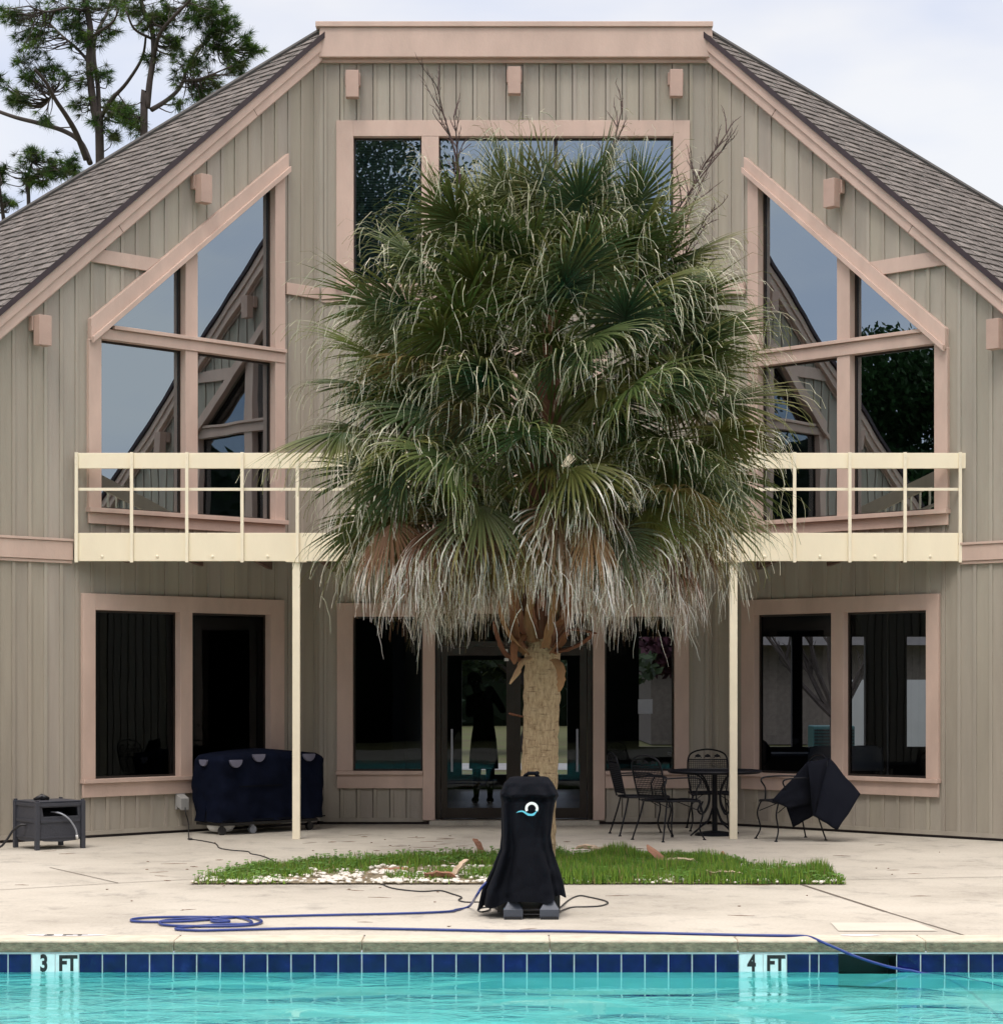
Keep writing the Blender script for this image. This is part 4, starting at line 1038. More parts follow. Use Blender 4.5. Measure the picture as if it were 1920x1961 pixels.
for a, b in ((963.5, 1000), (1031.5, 1068)):
    mb = MB(); x0, x1 = X_(a), X_(b); xm0, xm1 = x0 + .035, x1 - .035; y0, y1 = KY - .33, KY - .20
    f = lambda x0, x1, y0, y1, z: [(x0, y0, z), (x1, y0, z), (x1, y1, z), (x0, y1, z)]
    vs = f(x0 + .004, x1 - .004, y0 + .003, y1, 0) + f(x0 + .002, x1 - .002, y0, y1, .022) + f(x0, x1, y0, y1, .024) + f(x0, x1, y0, y1, .07) + f(x0 + .01, x1 - .01, y0 + .012, y1, .082) + f(xm0, xm1, y0 + .05, y1, .125) + f(xm0 + .01, xm1 - .01, y0 + .06, y1, .14)
    fs = [(3, 2, 1, 0), (24, 25, 26, 27)]
    for j in range(6):
        for k in range(4): fs.append((j * 4 + k, j * 4 + (k + 1) % 4, (j + 1) * 4 + (k + 1) % 4, (j + 1) * 4 + k))
    mb.add(vs, fs); ft = mb.build('front_foot', 'slate_plastic', cad, bevel=.004)
    mb = MB()
    for j in range(9): xx = x0 + .01 + (x1 - x0 - .03) * j / 8; mb.box(xx, xx + .008, y0 - .004, y0 + .0, .0, .022)
    mb.build('rubber_tread', 'black_plastic', ft)

# hoses and cords
def cable(name, pix, r, m, label, cat, z=None, extra=None, n=6, kind=None):
    pts = [(p if isinstance(p, Vector) else G(p[0], p[1], r)) for p in pix]
    if extra: pts += extra
    mb = MB(); mb.tube(catmull(pts, n), r, 8); o = mb.build(name, m, loc=pts[0], smooth=True); return tag(o, label, cat)
r1 = lambda x, y: (x / 1.983, 1560 + y / 1.983)
r2 = lambda x, y: (960 + x / 1.983, 1560 + y / 1.983)
hp = [at_y(931, 1690, KY - .1), at_y(922, 1700, KY - .12), at_y(912, 1716, KY - .16)] + [r1(*p) for p in [(1780, 350), (1735, 362), (1690, 370), (1500, 377), (1200, 383), (1000, 388), (880, 390), (700, 389), (560, 392), (505, 398), (503, 405), (560, 408), (700, 406), (830, 396), (930, 388), (985, 400), (988, 412), (930, 422), (800, 425), (650, 422), (608, 415), (620, 404), (720, 396), (850, 402), (868, 406), (820, 408), (802, 402), (830, 390), (900, 390), (950, 404), (945, 416), (850, 418), (700, 428), (670, 436), (760, 441), (900, 438), (1200, 432), (1500, 435), (1904, 443)]]
hp += [r2(*p) for p in [(200, 443), (500, 449), (900, 458), (1080, 461)]]
hp = [p if isinstance(p, Vector) else G(p[0], p[1], .012) for p in hp]
hp += [at_y(1545, 1794, -11.45), at_y(1568, 1802, -11.69), at_y(1600, 1816, -11.74), at_y(1640, 1833, -11.76), at_y(1692, 1849.5, -11.76), at_y(1730, 1857.5, -11.75), at_y(1757, 1862.6, -11.74), Vector((2.75, -11.85, -.27)), Vector((3.1, -12.4, -.6)), Vector((3.6, -13.5, -1.0))]
mb = MB(); mb.tube(catmull(hp, 6), .0095, 8); tag(mb.build('pool_hose', 'hose_blue', loc=hp[0], smooth=True), 'long blue floating cable coiled on the deck and running into the pool', 'hose')
# power cord: outlet -> patio -> bed
o1 = Vector(WLf(2.05, .34, .12))
pc = [o1, o1 + Vector((.02, -.03, -.12)), o1 + Vector((.05, -.05, -.22))] + [G(*q, .006) for q in [(362, 1607), (371, 1608), (390, 1611), (413, 1616), (420, 1624), (440, 1628), (474, 1631), (480, 1635), (500, 1639), (518, 1646), (527, 1652)]]
mb = MB(); mb.tube(catmull(pc, 5), .006, 6); mb.blob(G(364, 1607, .012), (.03, .02, .012)); tag(mb.build('power_cord', 'cord_black', loc=o1, smooth=True), 'black cord from the wall outlet across the patio to the grass, beside the covered grill', 'cord')
q1 = lambda x, y: (600 + x / 2.644, 1100 + y / 2.644)
pc = [G(*q1(*q), .006) for q in [(255, 1548), (330, 1562), (400, 1590), (540, 1606), (640, 1602), (700, 1618), (750, 1636), (735, 1650), (770, 1660), (870, 1664)]]
pc.append(Vector((X_(955), KY, .03)))
mb = MB(); mb.tube(catmull(pc, 5), .006, 6); tag(mb.build('power_cord', 'cord_black', loc=pc[0], smooth=True), 'black cord running from the grass edge to the left side of the covered machine', 'cord')
pc = [Vector((X_(962), KY - .05, .03))] + [G(*q1(*q), .006) for q in [(905, 1680), (890, 1700), (850, 1710), (832, 1698), (860, 1688), (930, 1686)]] + [Vector((X_(960), KY + .02, .03))]
mb = MB(); mb.tube(catmull(pc, 5), .006, 6); tag(mb.build('power_cord', 'cord_black', loc=pc[0], smooth=True), 'small loop of black cord at the left foot of the covered machine', 'cord')
pc = [Vector((X_(1066), KY + .05, .02))] + [G(*q1(*q), .006) for q in [(1290, 1652), (1345, 1628), (1400, 1636), (1470, 1652), (1490, 1666), (1450, 1680), (1380, 1684), (1300, 1688)]] + [Vector((X_(1066), KY - .06, .02))]
mb = MB(); mb.tube(catmull(pc, 5), .006, 6); tag(mb.build('power_cord', 'cord_black', loc=pc[0], smooth=True), 'loop of black cord on the deck right of the covered machine', 'cord')

# ------------------------------------------------------------------ covered grill
gr = empty('covered_grill', (-2.9, -1.3, 0), 'wide barbecue grill under a navy black cover by the left ground floor window', 'grill')
GA = Vector((-3.20, -1.97, 0)); gu = Vector((R2, R2, 0)); gv = Vector((-R2, R2, 0)); GW, GD = 1.50, .56
NS = 120; vs = []; fs = []; NRR = 34
def rrect(t, w, d, r=.07):
    per = 2 * (w + d); s = (t % 1) * per
    if s < w: x, y = s, 0
    elif s < w + d: x, y = w, s - w
    elif s < 2 * w + d: x, y = w - (s - w - d), d
    else: x, y = 0, d - (s - 2 * w - d)
    # round the corners
    cx, cy = min(max(x, r), w - r), min(max(y, r), d - r); dx, dy = x - cx, y - cy; L = math.hypot(dx, dy)
    if L > r: x, y = cx + dx / L * r, cy + dy / L * r
    return x, y
for i in range(NRR + 1):
    f = i / NRR
    for k in range(NS):
        x, y = rrect(k / NS, GW, GD); z = .14 + .73 * f
        ins = 0
        if f > .9: ins = ((f - .9) / .1) ** 2 * .07
        w = 1 - .02 * math.sin(f * 3.1) - ins * 1.2
        x = GW / 2 + (x - GW / 2) * w; y = GD / 2 + (y - GD / 2) * (1 - ins * 3)
        nz = noise.noise(Vector((x * 3.2, y * 3.2, z * 2.5))) * .04 + noise.noise(Vector((x * 8 + z * 4, y * 9, z * 7))) * .022
        if f < .5: nz += .018 * math.sin(x * 13 + 1) * (1 - f * 2)
        z += (.05 * math.sin(max(0, min(1, (x - .12) / 1.2)) * math.pi) - .0) * f
        p = GA + gu * x + gv * y + (gv * nz if y < GD * .5 else -gv * nz) + (gu * nz * .7 if x < .1 else Vector())
        vs.append((p.x, p.y, z))
for i in range(NRR):
    for k in range(NS): fs.append((i * NS + k, i * NS + (k + 1) % NS, (i + 1) * NS + (k + 1) % NS, (i + 1) * NS + k))
top = NRR * NS; cen = len(vs); c = GA + gu * GW / 2 + gv * GD / 2; vs.append((c.x, c.y, .935)); fs += [(top + k, top + (k + 1) % NS, cen) for k in range(NS)]
mb = MB(); mb.add(vs, fs); gc = mb.build('cover', 'navy_cloth', gr, smooth=True)
def gf(x, z, d): p = GA + gu * x - gv * d; return (p.x, p.y, z)
mb = MB(); mb.box(.25, .85, .520, .535, .012, .022, fn=gf); mb.box(.02, 1.48, .15, .165, .006, .014, fn=gf); mb.build('seam', 'black_cloth', gc)
for x, z in ((.20, .80), (.52, .855), (1.24, .845)):
    mb = MB(); pts = [(x + .085 * math.cos(math.radians(a)), z + .02 + .085 * math.sin(math.radians(a))) for a in range(180, 361, 20)]
    mb.prism(pts, -.005, .026, gf); mb.build('vent_flap', 'cover_grey', gc, bevel=.004)
mb = MB(); pts = [(.28 + .07 * math.cos(math.radians(a)), .82 + .07 * math.sin(math.radians(a))) for a in range(180, 361, 20)]
mb.prism(pts, .0, .03, lambda s, z, d: tuple(GA + gv * s - gu * d + Vector((0, 0, z)))); mb.build('vent_flap', 'cover_grey', gc, bevel=.004)
mb = MB(); c = GA + gu * .22 + gv * .28; mb.lathe([(.05, .02), (.12, .03), (.155, .08), (.155, .16), (.12, .20)], (c.x, c.y, 0), 20); mb.build('gas_tank', 'white_plastic', gr, smooth=True)
for x in (.08, .50, 1.32):
    c = GA + gu * x + gv * .08; mb = MB(); mb.tube([c + gv * -.02 + Vector((0, 0, .045)), c + gv * .02 + Vector((0, 0, .045))], .045, 16); mb.box(-.02, .02, -.02, .02, .06, .16, fn=lambda a, b, z, c=c: (c.x + a, c.y + b, z)); mb.build('caster_wheel', 'grey_plastic' if x == .5 else 'black_plastic', gr)
mb = MB(); mb.box(.05, 1.42, .10, .13, -.5, -.05, fn=gf); mb.build('bottom_shelf', 'black_plastic', gr)

# ------------------------------------------------------------------ hose box, left
HB = G(71, 1629); ha = math.radians(38); hu = Vector((math.cos(ha), math.sin(ha), 0)); hv = Vector((-math.sin(ha), math.cos(ha), 0))
hb = empty('hose_box', HB, 'dark grey plastic hose box standing by the wall at the left photo edge', 'hose box')
def hf(x, y, z): p = HB + hu * x + hv * y; return (p.x, p.y, z)
W_, D_, H_ = .50, .48, .46
for x, y in ((0, 0), (W_, 0), (0, D_), (W_, D_)):
    mb = MB(); mb.box(x - .022, x + .022, y - .022, y + .022, 0, H_ + .02, fn=hf); mb.box(x - .016, x + .016, y - .016, y + .016, H_ + .021, H_ + .035, fn=hf); mb.build('corner_post', 'box_plastic', hb, bevel=.004)
def panel(fn, W, hole):
    mb = MB(); z0 = .075
    pts = [(.022, .105), (.08, .085), (W / 2, .075), (W - .08, .085), (W - .022, .105)]
    if hole:
        zs = .33; mb.prism(pts + [(W - .022, zs), (.022, zs)], 0, .02, fn)
        mb.prism([(.022, zs), (.07, zs), (.055, .42), (.022, .42)], 0, .02, fn); mb.prism([(W - .05, zs), (W - .022, zs), (W - .022, .42), (W - .06, .42)], 0, .02, fn); mb.prism([(.022, .42), (W - .022, .42), (W - .022, H_), (.022, H_)], 0, .02, fn)
        mb.prism([(.03, .27), (W - .03, .27), (W - .03, .30), (.03, .30)], -.010, -.001, fn)
    else:
        mb.prism(pts + [(W - .022, H_), (.022, H_)], 0, .02, fn); mb.prism([(.03, .27), (W - .03, .27), (W - .03, .30), (.03, .30)], -.010, -.001, fn)
    mb.prism([(.022, H_ - .03), (W - .022, H_ - .03), (W - .022, H_ + .004), (.022, H_ + .004)], -.010, -.001, fn)
    mb.prism([(.022, .11), (W - .022, .11), (W - .022, .13), (.022, .13)], -.006, -.001, fn)
    mb.build('side_panel', 'box_plastic', hb, bevel=.003)
panel(lambda s, z, d: hf(s, d, z), W_, True); panel(lambda s, z, d: hf(d, s, z), D_, False)
panel(lambda s, z, d: hf(s, D_ - d, z), W_, False); panel(lambda s, z, d: hf(W_ - d, s, z), D_, False)
mb = MB(); mb.box(.0, W_, .02, D_, H_ + .005, H_ + .022, fn=hf); mb.build('lid', 'box_plastic', hb, bevel=.004)
mb = MB(); mb.tube([hf(.10, D_ / 2, .25), hf(W_ - .1, D_ / 2, .25)], .14, 16); mb.build('hose_reel', 'black_plastic', hb)
mb = MB(); mb.tube([hf(.10, .28, H_ + .03), hf(.17, .24, H_ + .06), hf(.24, .22, H_ + .035)], [.012, .03, .016], 8); mb.blob(hf(.18, .24, H_ + .05), (.05, .03, .03)); tag(mb.build('hose_nozzle', 'black_plastic', loc=hf(.17, .24, H_ + .03), smooth=True), 'black spray nozzle lying on top of the grey hose box', 'hose nozzle')
mb = MB(); mb.tube(catmull([hf(.20, .10, .37), hf(.24, -.03, .36), hf(.32, -.06, .30), hf(.39, -.06, .20), hf(.41, -.05, .13)], 5), .009, 8); mb.build('hose_end', 'grey_plastic', hb, smooth=True)
mb = MB(); mb.tube([hf(.408, -.05, .14), hf(.414, -.05, .10)], .013, 10); mb.build('hose_coupling', 'white_plastic', hb, smooth=True)
hl = [hf(-.01, .22, .24), hf(-.06, .25, .24), hf(-.12, .30, .18), hf(-.18, .33, .08), hf(-.26, .38, .015), hf(-.6, .5, .012), hf(-1.2, .8, .012)]
mb = MB(); mb.tube(catmull(hl, 5), .012, 8); mb.build('supply_hose', 'black_plastic', hb, smooth=True)

# ------------------------------------------------------------------ iron furniture
def chair(loc, rz, label, arch=True):
    t = empty('patio_chair', (0, 0, 0), label, 'chair', 'black iron patio chairs')
    W, Dp, SH, BH = .50, .46, .42, .90     # front is -y
    h = W / 2
    # seat
    mb = MB(); rim = catmull([(-h + .03, -Dp / 2, SH - .015), (-.1, -Dp / 2 - .03, SH), (.1, -Dp / 2 - .03, SH), (h - .03, -Dp / 2, SH - .015), (h - .02, 0, SH), (h - .06, Dp / 2, SH), (-h + .06, Dp / 2, SH), (-h + .02, 0, SH), (-h + .03, -Dp / 2, SH - .015)], 4)
    mb.tube(rim, .012, 6); mb.build('seat_frame', 'iron', t)
    mb = MB()
    for i in range(24): x = -h + .04 + (W - .08) * i / 23; mb.tube([(x, -Dp / 2, SH), (x, Dp / 2, SH)], .0048, 3, cap=False)
    for i in range(22): y = -Dp / 2 + Dp * i / 21; mb.tube([(-h + .03, y, SH + .001), (h - .03, y, SH + .001)], .0048, 3, cap=False)
    mb.build('seat_mesh', 'iron', t)
    # back
    yb = lambda z: Dp / 2 + .02 + (z - SH) * .24
    hb_ = .225
    mb = MB(); mb.tube(catmull([(-hb_ + .02, yb(SH), SH), (-hb_, yb(.6), .6), (-hb_, yb(.78), .78), (-hb_ * .75, yb(.86), .865), (0, yb(BH), BH), (hb_ * .75, yb(.86), .865), (hb_, yb(.78), .78), (hb_, yb(.6), .6), (hb_ - .02, yb(SH), SH)], 5), .010, 6)
    mb.tube([(-hb_, yb(.785), .785), (hb_, yb(.785), .785)], .007, 6)
    for sx in (-.11, 0, .11): # leaf scrolls in the arch
        mb.blob((sx, yb(.825), .825), (.035, .006, .016), 8, 5); mb.tube(catmull([(sx - .04, yb(.8), .80), (sx, yb(.84), .845), (sx + .04, yb(.8), .805)], 4), .004, 4)
    mb.build('back_frame', 'iron', t)
    mb = MB()
    for i in range(20): x = -hb_ + .01 + (2 * hb_ - .02) * i / 19; mb.tube([(x, yb(.46), .46), (x, yb(.785), .785)], .0038, 3, cap=False)
    for i in range(16): z = .46 + .325 * i / 15; mb.tube([(-hb_, yb(z), z), (hb_, yb(z), z)], .0038, 3, cap=False)
    mb.build('back_mesh', 'iron', t)
    for sx in (-1, 1):
        mb = MB(); mb.tube(catmull([(sx * (h - .02), yb(.66), .66), (sx * (h + .02), .05, .665), (sx * (h + .025), -.14, .655), (sx * (h + .02), -.19, .62), (sx * (h + .0), -.15, .54), (sx * (h - .02), -.16, SH)], 5), .009, 6); mb.build('arm', 'iron', t)
        mb = MB(); mb.tube(catmull([(sx * (h - .04), -Dp / 2 + .02, SH), (sx * (h - .015), -Dp / 2 - .02, .28), (sx * (h - .03), -Dp / 2 + .01, .12), (sx * (h + .0), -Dp / 2 - .03, .01)], 5), .009, 6); mb.lathe([(.02, 0), (.016, .012)], (sx * h, -Dp / 2 - .03, 0), 10); mb.build('leg', 'iron', t)
        mb = MB(); mb.tube(catmull([(sx * (h - .07), Dp / 2 - .02, SH), (sx * (h - .05), Dp / 2 + .02, .25), (sx * (h - .01), Dp / 2 + .09, .01)], 5), .009, 6); mb.lathe([(.02, 0), (.016, .012)], (sx * (h - .01), Dp / 2 + .09, 0), 10); mb.build('leg', 'iron', t)
    mb = MB(); mb.tube([(-h + .03, 0, .41), (-h + .03, .0, .41)], .001, 3) if False else None
    mb.tube(catmull([(-h + .02, -Dp / 2, .30), (-.08, -.02, .405), (.08, -.02, .405), (h - .02, -Dp / 2, .30)], 4), .005, 5); mb.build('brace', 'iron', t)
    t.location = loc; t.rotation_euler = (0, 0, rz)
    return t
c1 = chair((2.21, -.98, 0), 0, 'black iron chair with arched back, behind the round table and facing the pool')
copy_tree(c1, (1.40, -1.75, 0), math.radians(100), 'black iron chair at the far left end of the round table, seen from its side')
copy_tree(c1, (1.63, -2.55, 0), math.radians(128), 'black iron chair nearest the grass, tucked under the left front of the round table')
copy_tree(c1, (2.88, -2.55, 0), math.radians(-72), 'black iron chair right of the cream post, half hidden under a quilted blanket')
tb = empty('patio_table', (2.17, -1.86, 0), 'round black iron table behind the right balcony post', 'table')
TC = (2.17, -1.86)
def cring(mb, R_, z, r, n=48): mb.tube([(TC[0] + R_ * math.cos(2 * math.pi * k / n), TC[1] + R_ * math.sin(2 * math.pi * k / n), z) for k in range(n + 1)], r, 6, cap=False)
mb = MB(); cring(mb, .50, .70, .014); cring(mb, .485, .685, .008)
for i in range(-33, 34):
    a = i * .0148; L = math.sqrt(max(0, .495 ** 2 - a * a))
    mb.tube([(TC[0] - L, TC[1] + a, .70), (TC[0] + L, TC[1] + a, .70)], .0038, 3, cap=False); mb.tube([(TC[0] + a, TC[1] - L, .701), (TC[0] + a, TC[1] + L, .701)], .0038, 3, cap=False)
mb.build('table_top', 'iron', tb)
mb = MB(); mb.lathe([(.03, .0), (.03, .68)], (*TC, 0), 12); mb.lathe([(.22, .0), (.22, .012), (.19, .03), (.05, .05)], (*TC, 0), 28); mb.build('pedestal', 'iron', tb)
for k in range(4):
    a = math.radians(35 + 90 * k); d = lambda r, z: (TC[0] + r * math.cos(a), TC[1] + r * math.sin(a), z)
    mb = MB(); mb.tube(catmull([d(.36, .69), d(.20, .64), d(.10, .50), d(.09, .36), d(.17, .24), d(.24, .28), d(.20, .36)], 5), .010, 6); mb.tube(catmull([d(.03, .30), d(.10, .16), d(.20, .10), d(.34, .01)], 5), .010, 6); mb.build('leg', 'iron', tb)
# blanket
bl_pts = []
mb = MB(); uv = []
def patch(c00, c10, c11, c01, n=14, sag=.02, seed=0, uo=0):
    def fn(u, v):
        p = c00 * (1 - u) * (1 - v) + c10 * u * (1 - v) + c11 * u * v + c01 * (1 - u) * v
        uv.append((u + uo, v)); q = noise.noise(Vector((u * 2.5 + seed, v * 2.5, 1))) * sag + math.sin(u * math.pi) * math.sin(v * math.pi) * sag
        return p + Vector((0, -q, 0)) + Vector((0, 0, noise.noise(Vector((u * 3, v * 3, seed + 4))) * sag * .4))
    mb.grid(fn, n, n)
Tp = at_y(1572, 1450, -2.62); A_ = at_y(1545, 1460, -2.75); M1 = at_y(1562, 1528, -2.86)
Ff = at_y(1556, 1562, -2.92); Ee = at_y(1603, 1590, -2.95); Dd = at_y(1647, 1521, -2.80); T2 = at_y(1588, 1452, -2.62)
patch(Ff, Ee, Dd, T2, 16, .035, 1); 
patch(Ff + Vector((0, .01, 0)), Ff + Vector((.02, .01, 0)), T2, A_ + Vector((0, -.04, 0)), 10, .03, 2, 1)
patch(at_y(1478, 1533, -2.88), at_y(1507, 1547, -2.92), at_y(1562, 1540, -2.70), at_y(1546, 1459, -2.66), 12, .03, 3, 2)
patch(at_y(1505, 1545, -2.80), at_y(1518, 1585, -2.78), at_y(1557, 1562, -2.72), at_y(1560, 1510, -2.68), 10, .02, 4, 3)
mb.uv = uv
bk = mb.build('moving_blanket', 'quilt', loc=(3.15, -2.8, .5), smooth=True, solid=.014)
tag(bk, 'dark quilted moving blanket hung over the back of the chair right of the post', 'blanket')

# ------------------------------------------------------------------ people and things indoors
def skin_body(name, nodes, edges, root, m, parent, sub=2):
    me = bpy.data.meshes.new(name); names = list(nodes); o0 = ORG[parent.name]
    me.from_pydata([tuple(Vector(nodes[k][0]) - o0) for k in names], [(names.index(a), names.index(b)) for a, b in edges], [])
    o = bpy.data.objects.new(name, me); COL.objects.link(o); o.parent = parent; me.materials.append(M[m])
    md = o.modifiers.new('skin', 'SKIN'); me.skin_vertices[0] if me.skin_vertices else None
    md.use_smooth_shade = True
    if not me.skin_vertices:
        import bmesh
        bm = bmesh.new(); bm.from_mesh(me); bm.verts.layers.skin.verify(); bm.to_mesh(me); bm.free()
    for i, k in enumerate(names):
        r = nodes[k][1]; r = r if isinstance(r, tuple) else (r, r)
        me.skin_vertices[0].data[i].radius = r; me.skin_vertices[0].data[i].use_root = (k == root)
    s = o.modifiers.new('sub', 'SUBSURF'); s.levels = sub; s.render_levels = sub
    dg = bpy.context.evaluated_depsgraph_get(); bpy.context.view_layer.update()
    me2 = bpy.data.meshes.new_from_object(o.evaluated_get(bpy.context.evaluated_depsgraph_get())); o.modifiers.clear(); o.data = me2
    if not me2.materials: me2.materials.append(M[m])
    return o
px_, py_ = -.38, 4.0
pe = empty('person', (px_, py_, .03), 'person in dark clothes and shorts standing behind the glass door, holding a phone up', 'person')
N = {}; Ed = []
def nd(k, x, y, z, r, par=None):
    N[k] = ((px_ + x, py_ + y, .03 + z), r)
    if par: Ed.append((par, k))
nd('pelvis', 0, 0, .92, (.155, .12)); nd('waist', 0, 0, 1.08, (.14, .105), 'pelvis'); nd('chest', -.01, 0, 1.28, (.165, .115), 'waist'); nd('upper', -.02, 0, 1.42, (.13, .09), 'chest')
nd('neck', -.07, -.01, 1.50, .055, 'upper'); nd('jaw', -.11, -.05, 1.575, (.055, .065), 'neck'); nd('head', -.125, -.03, 1.65, (.075, .092), 'jaw'); nd('top', -.13, -.01, 1.725, (.055, .07), 'head'); nd('nose', -.12, -.135, 1.625, .012, 'head')
nd('hipl', -.09, 0, .86, .105, 'pelvis'); nd('kneel', -.095, -.01, .48, .068, 'hipl'); nd('calfl', -.098, .01, .34, .062, 'kneel'); nd('anklel', -.10, .01, .09, .038, 'calfl'); nd('toel', -.13, -.13, .035, .04, 'anklel')
nd('hipr', .09, 0, .86, .105, 'pelvis'); nd('kneer', .088, -.01, .48, .068, 'hipr'); nd('calfr', .088, .01, .34, .062, 'kneer'); nd('ankler', .085, .01, .09, .038, 'calfr'); nd('toer', .09, -.14, .035, .04, 'ankler')
nd('shl', -.19, 0, 1.42, .062, 'upper'); nd('ell', -.20, -.12, 1.18, .045, 'shl'); nd('wrl', -.02, -.30, 1.42, .030, 'ell'); nd('handl', .02, -.33, 1.49, (.034, .022), 'wrl')
nd('shr', .17, 0, 1.42, .062, 'upper'); nd('elr', .27, -.14, 1.24, .045, 'shr'); nd('wrr', .17, -.30, 1.46, .030, 'elr'); nd('handr', .13, -.33, 1.53, (.034, .022), 'wrr')
for side, hx, hz, sg in (('l', .02, 1.49, 1), ('r', .13, 1.53, -1)):
    for j in range(4):
        L = (.07, .08, .075, .058)[j]
        nd(f'f{side}{j}a', hx + sg * .012, -.34 - .004 * j, hz + .03 - .02 * j + .012, .0095, 'hand' + side); nd(f'f{side}{j}b', hx + sg * (.012 + L * .35), -.362, hz + .05 - .02 * j, .009, f'f{side}{j}a'); nd(f'f{side}{j}c', hx + sg * (.005 + L * .55), -.345, hz + .06 - .02 * j, .008, f'f{side}{j}b')
    nd(f't{side}a', hx + sg * .01, -.315, hz - .01, .011, 'hand' + side); nd(f't{side}b', hx + sg * .045, -.31, hz + .02, .009, f't{side}a')
skin_body('body', N, Ed, 'pelvis', 'dark_clothes', pe)
mb = MB(); mb.blob((px_ - .13, py_ + .01, .03 + 1.685), (.10, .115, .10), 14, 10, .05); mb.build('hair', 'inner_dark', pe, smooth=True)
mb = MB()
for sx in (-.155, -.09): mb.blob((px_ + sx, py_ - .118, .03 + 1.655), (.013, .008, .008), 8, 5)
mb.build('eye', 'white_plastic', pe)
for sx in (-.215, -.03): mb = MB(); mb.blob((px_ + sx, py_ - .03, .03 + 1.64), (.012, .022, .032), 8, 6); mb.build('ear', 'skin', pe)
mb = MB(); mb.lathe([(.20, .0), (.195, .15), (.17, .42)], (px_, py_, .50), 20); 
for i, v in enumerate(mb.v): mb.v[i] = (v[0], py_ + (v[1] - py_) * .72, v[2])
mb.build('shorts', 'dark_clothes', pe, smooth=True)
for sx in (-.115, .087): mb = MB(); mb.blob((px_ + sx, py_ - .06, .03 + .045), (.05, .135, .05), 12, 8); mb.build('shoe', 'inner_dark', pe, smooth=True)
mb = MB(); mb.box(px_ + .035, px_ + .115, py_ - .362, py_ - .352, 1.46, 1.62); tag(mb.build('phone', 'black_plastic', loc=(px_ + .07, py_ - .35, 1.5), bevel=.003), 'dark phone held up by the person behind the glass door', 'phone')

def plastic_chair(x, y, label):
    t = empty('folding_chair', (x, y, .03), label, 'chair', 'grey plastic chairs indoors')
    f = lambda a, b, z: (x + a, y + b, z)
    mb = MB(); mb.grid(lambda u, v: (x + (u - .5) * .44 * (1 - .12 * v ** 3), y + .04 * v - .06 * math.cos((u - .5) * 2.4) , .62 + .30 * v - .04 * (2 * u - 1) ** 4 * v), 12, 8); mb.build('backrest', 'white_plastic', t, solid=.02, smooth=True)
    mb = MB(); mb.box(x - .21, x + .21, y - .02, y + .40, .46, .485); mb.build('seat', 'grey_plastic', t, bevel=.01)
    for sx in (-.2, .2):
        mb = MB(); mb.tube([f(sx, 0, .9), f(sx, .02, .5), f(sx, .38, .03)], .012, 6); mb.build('leg', 'grey_plastic', t)
        mb = MB(); mb.tube([f(sx, .36, .47), f(sx, -.04, .03)], .012, 6); mb.build('leg', 'grey_plastic', t)
plastic_chair(3.70, .25, 'grey plastic chair indoors, left one seen through the right ground floor window')
plastic_chair(4.16, .25, 'grey plastic chair indoors, right one seen through the right ground floor window')
t = empty('indoor_table', (2.9, 2.2, .03), 'long table indoors seen through the left pane of the right ground floor window', 'table')
mb = MB(); mb.box(2.0, 4.2, 1.8, 2.6, .74, .77); mb.build('table_top', 'grey_plastic', t)
for x, y in ((2.1, 1.9), (4.1, 1.9), (2.1, 2.5), (4.1, 2.5)): mb = MB(); mb.tube([(x, y, .03), (x, y, .74)], .02, 8); mb.build('leg', 'black_plastic', t)
for i, x in enumerate((2.45, 2.95)):
    t = empty('dining_chair', (x, 1.35, .03), ('dark padded chair pushed to the indoor table, left one of two', 'dark padded chair pushed to the indoor table, right one of two')[i], 'chair', 'dark chairs indoors')
    mb = MB(); mb.blob((x, 1.2, .80), (.22, .035, .20), 14, 8); mb.build('backrest', 'inner_dark', t, smooth=True)
    mb = MB(); mb.box(x - .22, x + .22, 1.2, 1.62, .43, .50); mb.build('seat', 'inner_dark', t, bevel=.02)
    for a, b in ((-.2, 1.22), (.2, 1.22), (-.2, 1.6), (.2, 1.6)): mb = MB(); mb.tube([(x + a, b, .03), (x + a, b, .45)], .012, 6); mb.build('leg', 'black_plastic', t)

# ------------------------------------------------------------------ the yard seen through the house
mb = MB(); mb.add([(-30, 17, -.024), (60, 17, -.024), (60, 20.5, -.024), (-30, 20.5, -.024)], [(0, 1, 2, 3)]); structure(mb.build('driveway', 'drive'))
t = empty('white_fence', (14, 26, 0), 'white vinyl fence in the yard seen through the right ground floor window', 'fence')
mb = MB(); mb.box(7.8, 24, 26, 26.05, 0, 1.75); mb.build('panel', 'fence_w', t)
for i in range(8): mb = MB(); mb.box(7.8 + i * 2.3, 7.92 + i * 2.3, 25.93, 26.12, 0, 1.85); mb.build('post', 'fence_w', t)
t = empty('brick_house', (14, 34, 0), 'low brick house behind the white fence, seen through the right window', 'house')
mb = MB(); mb.box(4, 26, 34, 42, 0, 2.7); mb.build('wall', 'brick', t)
mb = MB(); mb.add([(3.4, 33.4, 2.7), (26.6, 33.4, 2.7), (26.6, 38, 5.2), (3.4, 38, 5.2), (26.6, 43, 2.7), (3.4, 43, 2.7)], [(0, 1, 2, 3), (3, 2, 4, 5), (0, 3, 5), (1, 4, 2)]); mb.build('roof', 'roof_far', t)
mb = MB(); mb.box(13.2, 14.4, 33.97, 33.99, 1.0, 2.1); mb.build('window', 'fence_w', t)
mb = MB(); mb.box(6.6, 7.5, 21.4, 22.2, 0, .75); t = mb.build('ac_unit', 'ac', loc=(7, 21.8, 0), bevel=.03); tag(t, 'green air conditioning unit on the lawn seen through the right window', 'air conditioner')
mb = MB()
for i in range(9): mb.box(6.62, 7.48, 21.38, 21.398, .08 + i * .07, .11 + i * .07)
